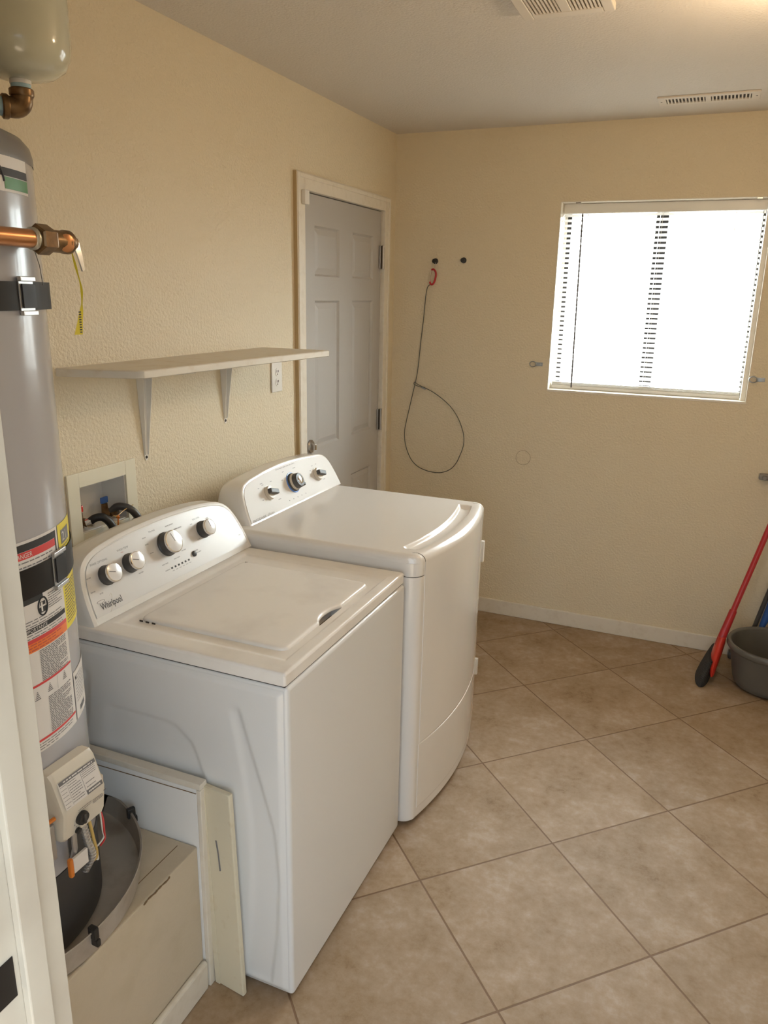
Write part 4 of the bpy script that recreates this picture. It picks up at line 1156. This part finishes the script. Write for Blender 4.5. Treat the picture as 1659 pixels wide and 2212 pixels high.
ot = tag(empty('wall_outlet', (0.003, -1.204, 1.297)), 'white outlet plate under the far end of the shelf', 'outlet')
B().box(0.0005, 0.007, -1.243, -1.166, 1.297, 1.412, 0.0025).build('cover_plate', 'plastic_w', ot)
for z_ in (1.335, 1.374):
    o = B().lathe([(0.0155, 0), (0.0150, 0.0018), (0, 0.002)], (0.0068, -1.2045, z_), (1, 0, 0), 28).build('socket', 'plastic_w', ot)
    B().box(0.0086, 0.0092, -1.2115, -1.2085, z_ - 0.001, z_ + 0.008).box(0.0086, 0.0092, -1.2005, -1.1975, z_ - 0.001, z_ + 0.008).box(0.0086, 0.0092, -1.2068, -1.2022, z_ - 0.010, z_ - 0.005).build('slots', 'dark', o)

# recessed washer supply box
wb = tag(empty('supply_box', (-0.04, -2.186, 0.978)), 'ivory recessed laundry supply box in the wall behind the washer', 'box')
bx = B()
F0, F1, G0, G1 = -2.322, -2.048, 0.972, 1.186
O0, O1, P0_, P1_ = -2.279, -2.092, 1.010, 1.144
for r4 in ((F0, O0, G0, G1), (O1, F1, G0, G1), (O0, O1, G0, P0_), (O0, O1, P1_, G1)):
    bx.box(0.0005, 0.007, *r4, 0.0012)
bx.build('face_frame', 'box_plastic', wb)
bx = B()
bx.box(-0.092, -0.088, O0, O1, P0_, P1_).box(-0.088, 0.0005, O0, O0 + 0.003, P0_, P1_).box(-0.088, 0.0005, O1 - 0.003, O1, P0_, P1_).box(-0.088, 0.0005, O0 + 0.003, O1 - 0.003, P0_, P0_ + 0.003).box(-0.088, 0.0005, O0 + 0.003, O1 - 0.003, P1_ - 0.003, P1_)
bx.build('box_shell', 'plastic_w', wb)
def tap(y, x, name, hm, lab):
    t = tag(empty(name, (x, y, P0_ + 0.003)), lab, 'tap', 'taps in the supply box')
    B().cone((x, y, P0_ + 0.003), (x, y, P0_ + 0.048), 0.011, 0.009, 16).build('brass_body', 'brass', t)
    B().box(x - 0.004, x + 0.004, y - 0.014, y + 0.014, P0_ + 0.048, P0_ + 0.068, 0.003).build('handle', hm, t)
    B().cone((x, y, P0_ + 0.024), (x + 0.024, y + 0.004, P0_ + 0.020), 0.011, 0.012, 14).build('outlet', 'brass', t)
tap(-2.246, -0.036, 'water_tap', 'red_orange', 'hot water tap with red handle in the supply box')
tap(-2.132, -0.048, 'water_tap', 'blue', 'cold water tap with blue handle in the supply box')
hs = tag(empty('supply_hose', (0.03, -2.22, 0.9)), 'black washer hose curving from the red-handled tap', 'hose', 'hoses behind the washer')
B().tube(spline([(-0.010, -2.243, 1.030), (0.008, -2.230, 1.045), (0.026, -2.215, 1.043), (0.040, -2.200, 1.015), (0.048, -2.198, 0.975), (0.055, -2.198, 0.90), (0.060, -2.198, 0.70)], 8), 0.0115, 14).build('hose_tube', 'black', hs)
B().lathe([(0.015, 0), (0.015, 0.016)], (-0.012, -2.244, 1.028), (0.8, 0.55, 0.35), 14).build('coupling', 'chrome', hs)
hs = tag(empty('supply_hose', (0.03, -2.08, 0.9)), 'black washer hose curving from the blue-handled tap', 'hose', 'hoses behind the washer')
B().tube(spline([(-0.024, -2.130, 1.036), (-0.002, -2.124, 1.052), (0.024, -2.104, 1.042), (0.040, -2.088, 1.010), (0.048, -2.080, 0.965), (0.050, -2.075, 0.88), (0.060, -2.075, 0.70)], 8), 0.0115, 14).build('hose_tube', 'darkgrey', hs)
B().lathe([(0.014, 0), (0.014, 0.016)], (-0.024, -2.128, 1.032), (0.8, 0.45, 0.5), 14).build('coupling', 'brass', hs)
tie = tag(empty('hose_tie', (0.02, -2.16, 1.0)), 'orange-knotted wire tied between the two washer hoses', 'tie')
B().tube(spline([(0.024, -2.090, 1.052), (0.024, -2.130, 1.045), (0.030, -2.165, 1.038), (0.038, -2.19, 1.045)], 6), 0.0014, 6).build('upper_strand', 'wire_tan', tie)
B().tube(spline([(0.036, -2.082, 1.025), (0.036, -2.13, 1.006), (0.034, -2.168, 0.998)], 6), 0.0012, 6).build('lower_strand', 'cable', tie)
B().lathe([(0.0, -0.006), (0.005, -0.003), (0.006, 0.002), (0.0, 0.007)], (0.032, -2.166, 1.034), (0.2, 0.3, 1), 10).tube([(0.032, -2.166, 1.03), (0.034, -2.170, 1.012), (0.036, -2.168, 0.995)], 0.0022, 6).build('knot', 'orange', tie)

# ------------------------------------------------------------------ on the back wall
def hook(x, z_, lab):
    o = tag(empty('wall_hook', (x, -0.002, z_ - 0.013)), lab, 'hook', 'black round hooks on the back wall')
    B().lathe([(0.0140, 0), (0.0140, 0.004), (0.011, 0.006), (0.006, 0.007)], (x, -0.0005, z_), (0, -1, 0), 24).build('base', 'black', o)
    B().lathe([(0.006, 0.006), (0.006, 0.018), (0.0105, 0.021), (0.0105, 0.025), (0, 0.027)], (x, -0.0005, z_), (0, -1, 0), 20).build('peg', 'black', o)
hook(0.226, 1.842, 'black round wall hook holding the red carabiner')
hook(0.375, 1.846, 'empty black round wall hook beside the window side')

cbn = tag(empty('carabiner', (0.22, -0.018, 1.728)), 'small red carabiner clip hanging from the wall hook', 'clip')
lp = [(0.211, -0.015, 1.800), (0.222, -0.015, 1.802), (0.233, -0.015, 1.790), (0.235, -0.015, 1.770), (0.228, -0.015, 1.742), (0.219, -0.015, 1.730), (0.209, -0.015, 1.731), (0.204, -0.015, 1.742)]
B().tube(spline(lp, 6), 0.0050, 10).build('body', 'red', cbn)
B().tube([(0.204, -0.015, 1.742), (0.206, -0.015, 1.77), (0.211, -0.015, 1.800)], 0.0028, 8).build('gate', 'chrome', cbn)
B().tube(spline([(0.218, -0.015, 1.800), (0.212, -0.014, 1.820), (0.222, -0.024, 1.852), (0.231, -0.017, 1.835), (0.224, -0.015, 1.806)], 6, True), 0.0011, 6, True).build('split_ring', 'steel', cbn)

sc = tag(empty('steel_cable', (0.25, -0.008, 0.754)), 'thin cable hanging in a loop from the red carabiner', 'cable')
top = [(0.208, 1.733), (0.186, 1.700), (0.174, 1.555), (0.163, 1.440), (0.155, 1.342), (0.149, 1.285), (0.140, 1.232)]
loop = [(0.138, 1.225), (0.110, 1.095), (0.088, 0.990), (0.085, 0.940), (0.092, 0.891), (0.110, 0.842), (0.133, 0.805), (0.165, 0.778), (0.201, 0.763), (0.240, 0.755), (0.282, 0.754), (0.322, 0.763), (0.359, 0.785), (0.385, 0.818), (0.402, 0.857), (0.417, 0.900), (0.422, 0.938), (0.418, 0.975), (0.408, 1.007), (0.392, 1.044), (0.372, 1.077), (0.347, 1.108), (0.318, 1.134), (0.287, 1.157), (0.252, 1.178), (0.222, 1.193), (0.194, 1.204)]
B().tube([Vector((p.x, -0.009, p.y)) for p in spline([(x, z_, 0) for x, z_ in top], 6)] + [Vector((p.x, -0.009, p.y)) for p in spline([(x, z_, 0) for x, z_ in loop], 5)], 0.0021, 8).build('cable', 'cable', sc)
B().tube(spline([(0.196, -0.009, 1.204), (0.172, -0.009, 1.212), (0.152, -0.012, 1.222), (0.138, -0.014, 1.232), (0.133, -0.014, 1.222), (0.146, -0.012, 1.214), (0.170, -0.008, 1.207)], 6, True), 0.0019, 8, True).build('eye', 'cable', sc)
B().tube([(0.176, -0.010, 1.206), (0.198, -0.010, 1.198)], 0.0042, 8).build('crimp', 'zinc', sc)

def ring_plate(x, z_, s_, lab, a):
    o = tag(empty('tie_ring', (x, -0.002, z_ - 0.012)), lab, 'ring', 'metal tie rings beside the window')
    B().box(x, x + s_ * 0.034 if s_ > 0 else x + 0.034, -0.004, -0.0005, z_ - 0.009, z_ + 0.009, 0.0015).build('plate', 'zinc', o)
    pts = [(x - 0.014 + 0.017 * math.cos(t), -0.007 - 0.004 * math.cos(t), z_ + 0.013 * math.sin(t)) for t in lin(0, 6.2832, 25)[:-1]]
    B().tube(pts, 0.0023, 8, True).build('d_ring', 'zinc', o)
    B().lathe([(0.004, 0), (0.003, 0.0016), (0, 0.002)], (x + 0.024, -0.004, z_), (0, -1, 0), 12).build('screw', 'steel', o)
    B().tube([(x + 0.002, -0.006, z_ - 0.010), (x + 0.002, -0.006, z_ + 0.010)], 0.0035, 8).build('hinge_barrel', 'zinc', o)
ring_plate(0.772, 1.357, 1, 'metal tie ring on the wall left of the window', 0)
ring_plate(1.770, 1.339, 1, 'metal tie ring on the wall right of the window', 0)
B_ = B().lathe([(0.0365, 0), (0.0365, 0.0012), (0.034, 0.0022), (0, 0.0024)], (0.740, -0.0003, 0.880), (0, -1, 0), 48)
cdisc = tag(B_.build('cover_disc', 'wall'), 'tan painted round cover disc flush on the back wall', 'cover')
B().tube([(0.740 + 0.0372 * math.cos(t), -0.0008, 0.880 + 0.0372 * math.sin(t)) for t in lin(0, 6.2832, 49)[:-1]], 0.0009, 6, True).build('rim_line', 'rust', cdisc)
th = tag(empty('tool_holder', (1.90, -0.02, 0.885)), 'grey tool holder clip on back wall at the right edge', 'holder')
B().box(1.838, 1.98, -0.030, -0.0005, 0.890, 0.918, 0.006).build('rail', 'grey_plastic', th)
B().lathe([(0.011, 0), (0.011, 0.014), (0.008, 0.018)], (1.862, -0.030, 0.904), (0, -1, 0), 16).build('roller', 'grey_plastic', th)

# ------------------------------------------------------------------ ceiling
fg = tag(empty('exhaust_fan', (1.10, -1.58, 2.40)), 'cream slotted exhaust fan grille at top edge of the ceiling', 'fan grille')
FX0, FX1, FY0, FY1 = 0.978, 1.226, -1.71, -1.458
b = B()
zb, zt = 2.4195, 2.4395
b.box(FX0, FX0 + 0.030, FY0, FY1, zb, zt, 0.003).box(FX1 - 0.030, FX1, FY0, FY1, zb, zt, 0.003).box(FX0 + 0.030, FX1 - 0.030, FY1 - 0.036, FY1, zb, zt, 0.003).box(FX0 + 0.030, FX1 - 0.030, FY0, FY0 + 0.036, zb, zt, 0.003)
b.box(1.088, 1.116, FY0 + 0.036, FY1 - 0.036, zb, zt, 0.002)
b.build('frame', 'vent', fg)
for (xa, xb_) in ((FX0 + 0.030, 1.088), (1.116, FX1 - 0.030)):
    for i in range(8):
        x = xa + (xb_ - xa) * (i + 0.5) / 8
        B().box(x - 0.0025, x + 0.0025, FY0 + 0.036, FY1 - 0.036, zb + 0.001, zt - 0.006).build('slat', 'vent', fg)
B().box(FX0 + 0.03, FX1 - 0.03, FY0 + 0.036, FY1 - 0.036, zt - 0.004, zt - 0.001).build('dark_backing', 'dark', fg)
cvn = tag(empty('ceiling_register', (1.43, -0.31, 2.43)), 'slotted air register in the ceiling above the window', 'vent')
VX0, VX1, VY0, VY1 = 1.252, 1.622, -0.372, -0.240
b = B()
zb = 2.433
b.box(VX0, VX1, VY0, VY0 + 0.028, zb, 2.4396, 0.0015).box(VX0, VX1, VY1 - 0.028, VY1, zb, 2.4396, 0.0015)
b.box(VX0, VX0 + 0.030, VY0 + 0.028, VY1 - 0.028, zb, 2.4396, 0.001).box(VX1 - 0.030, VX1, VY0 + 0.028, VY1 - 0.028, zb, 2.4396, 0.001).box(1.427, 1.447, VY0 + 0.028, VY1 - 0.028, zb, 2.4396, 0.001)
b.build('frame', 'vent', cvn)
for (xa, xb_) in ((VX0 + 0.030, 1.427), (1.447, VX1 - 0.030)):
    for i in range(11):
        x = xa + (xb_ - xa) * (i + 0.5) / 11
        B().box(x - 0.0028, x + 0.0028, VY0 + 0.028, VY1 - 0.028, zb + 0.0005, 2.4385).build('louver', 'vent', cvn)
B().box(VX0 + 0.03, VX1 - 0.03, VY0 + 0.028, VY1 - 0.028, 2.4388, 2.4396).build('dark_backing', 'dark', cvn)
for x in (VX0 + 0.012, VX1 - 0.012):
    B().lathe([(0.004, 0), (0, 0.0015)], (x, -0.306, zb), (0, 0, -1), 10).build('screw', 'dark', cvn)
cl = tag(empty('ceiling_lamp', (BULB[0], BULB[1], 2.3)), 'glowing ceiling lamp just beyond the upper right corner', 'lamp')
B().lathe([(0.085, 0), (0.085, 0.012), (0.06, 0.020)], (BULB[0], BULB[1], 2.4395), (0, 0, -1), 40).build('base', 'plastic_w', cl)
B().lathe([(0.030, 0.018), (0.055, 0.035), (0.066, 0.065), (0.055, 0.098), (0.03, 0.118), (0, 0.124)], (BULB[0], BULB[1], 2.4395), (0, 0, -1), 40).build('globe', 'lamp', cl, angle=60)

# ------------------------------------------------------------------ cleaning things by the back wall
br = tag(empty('broom', (1.75, -0.25, 0)), 'red-handled broom leaning beside the grey bucket', 'broom')
hp = lambda z_: Vector((1.7165 + 0.2610 * z_, -0.362 + 0.2718 * z_, z_))
B().tube([hp(0.30), hp(0.8), hp(1.30)], 0.0125, 14).build('handle', 'red', br)
B().tube([hp(0.17), hp(0.20), hp(0.33), hp(0.335)], [0.017, 0.0185, 0.0165, 0.0135], 14).build('socket', 'red', br)
rings = []
for z_, hw, ht, ox, oy in ((0.215, 0.020, 0.017, 0.0, -0.005), (0.18, 0.040, 0.021, 0.004, 0.010), (0.13, 0.075, 0.022, 0.010, 0.030), (0.095, 0.098, 0.021, 0.014, 0.042), (0.060, 0.104, 0.014, 0.022, 0.046), (0.057, 0.100, 0.010, 0.022, 0.046)):
    c_ = hp(z_) + Vector((ox, oy, 0))
    rings.append([(c_.x + ht * math.cos(t) + 0.06 * hw * math.sin(t), c_.y + hw * math.sin(t), z_ + 0.10 * hw * math.sin(t)) for t in lin(0, 6.2832, 21)[:-1]])
B().ring_loft(rings).build('head', 'red_orange', br)
rings = []
for z_, hw, ht, ox, oy in ((0.120, 0.090, 0.017, -0.004, 0.040), (0.08, 0.108, 0.020, -0.006, 0.050), (0.035, 0.124, 0.028, -0.005, 0.060), (0.004, 0.130, 0.032, -0.003, 0.062)):
    c_ = hp(z_) + Vector((ox, oy, 0))
    rings.append([(c_.x + ht * math.cos(t) + 0.06 * hw * math.sin(t), c_.y + hw * math.sin(t), z_ + (0.10 * hw * math.sin(t) if z_ > 0.05 else 0)) for t in lin(0, 6.2832, 29)[:-1]])
B().ring_loft(rings).build('bristles', 'bristle', br)

bk_ = tag(empty('bucket', (1.985, -0.295, 0)), 'grey plastic bucket on the floor by the back wall', 'bucket')
prof = [(0, 0.003), (0.120, 0.003), (0.136, 0.010), (0.150, 0.038), (0.170, 0.145), (0.176, 0.180), (0.188, 0.184), (0.193, 0.192), (0.193, 0.206), (0.188, 0.213), (0.178, 0.213), (0.172, 0.206), (0.164, 0.145), (0.145, 0.040), (0.132, 0.014), (0, 0.012)]
B().lathe(prof, (1.985, -0.295, 0), seg=64, cap0=False, cap1=False).build('shell', 'bucket', bk_, angle=50)
mp = tag(empty('mop', (1.95, -0.04, 0)), 'blue and grey mop standing behind the grey bucket', 'mop')
B().tube([(1.888, -0.048, 0.03), (1.925, -0.040, 0.215), (2.02, -0.026, 0.68)], 0.0105, 12).build('handle', 'darkgrey', mp)
B().tube([(1.945, -0.040, 0.17), (1.968, -0.038, 0.26), (1.992, -0.036, 0.36), (1.998, -0.035, 0.40)], [0.012, 0.020, 0.026, 0.012], 12).build('blue_sleeve', 'blue', mp)
B().box(1.82, 1.96, -0.070, -0.020, 0.002, 0.04, 0.01).build('mop_head', 'darkgrey', mp)
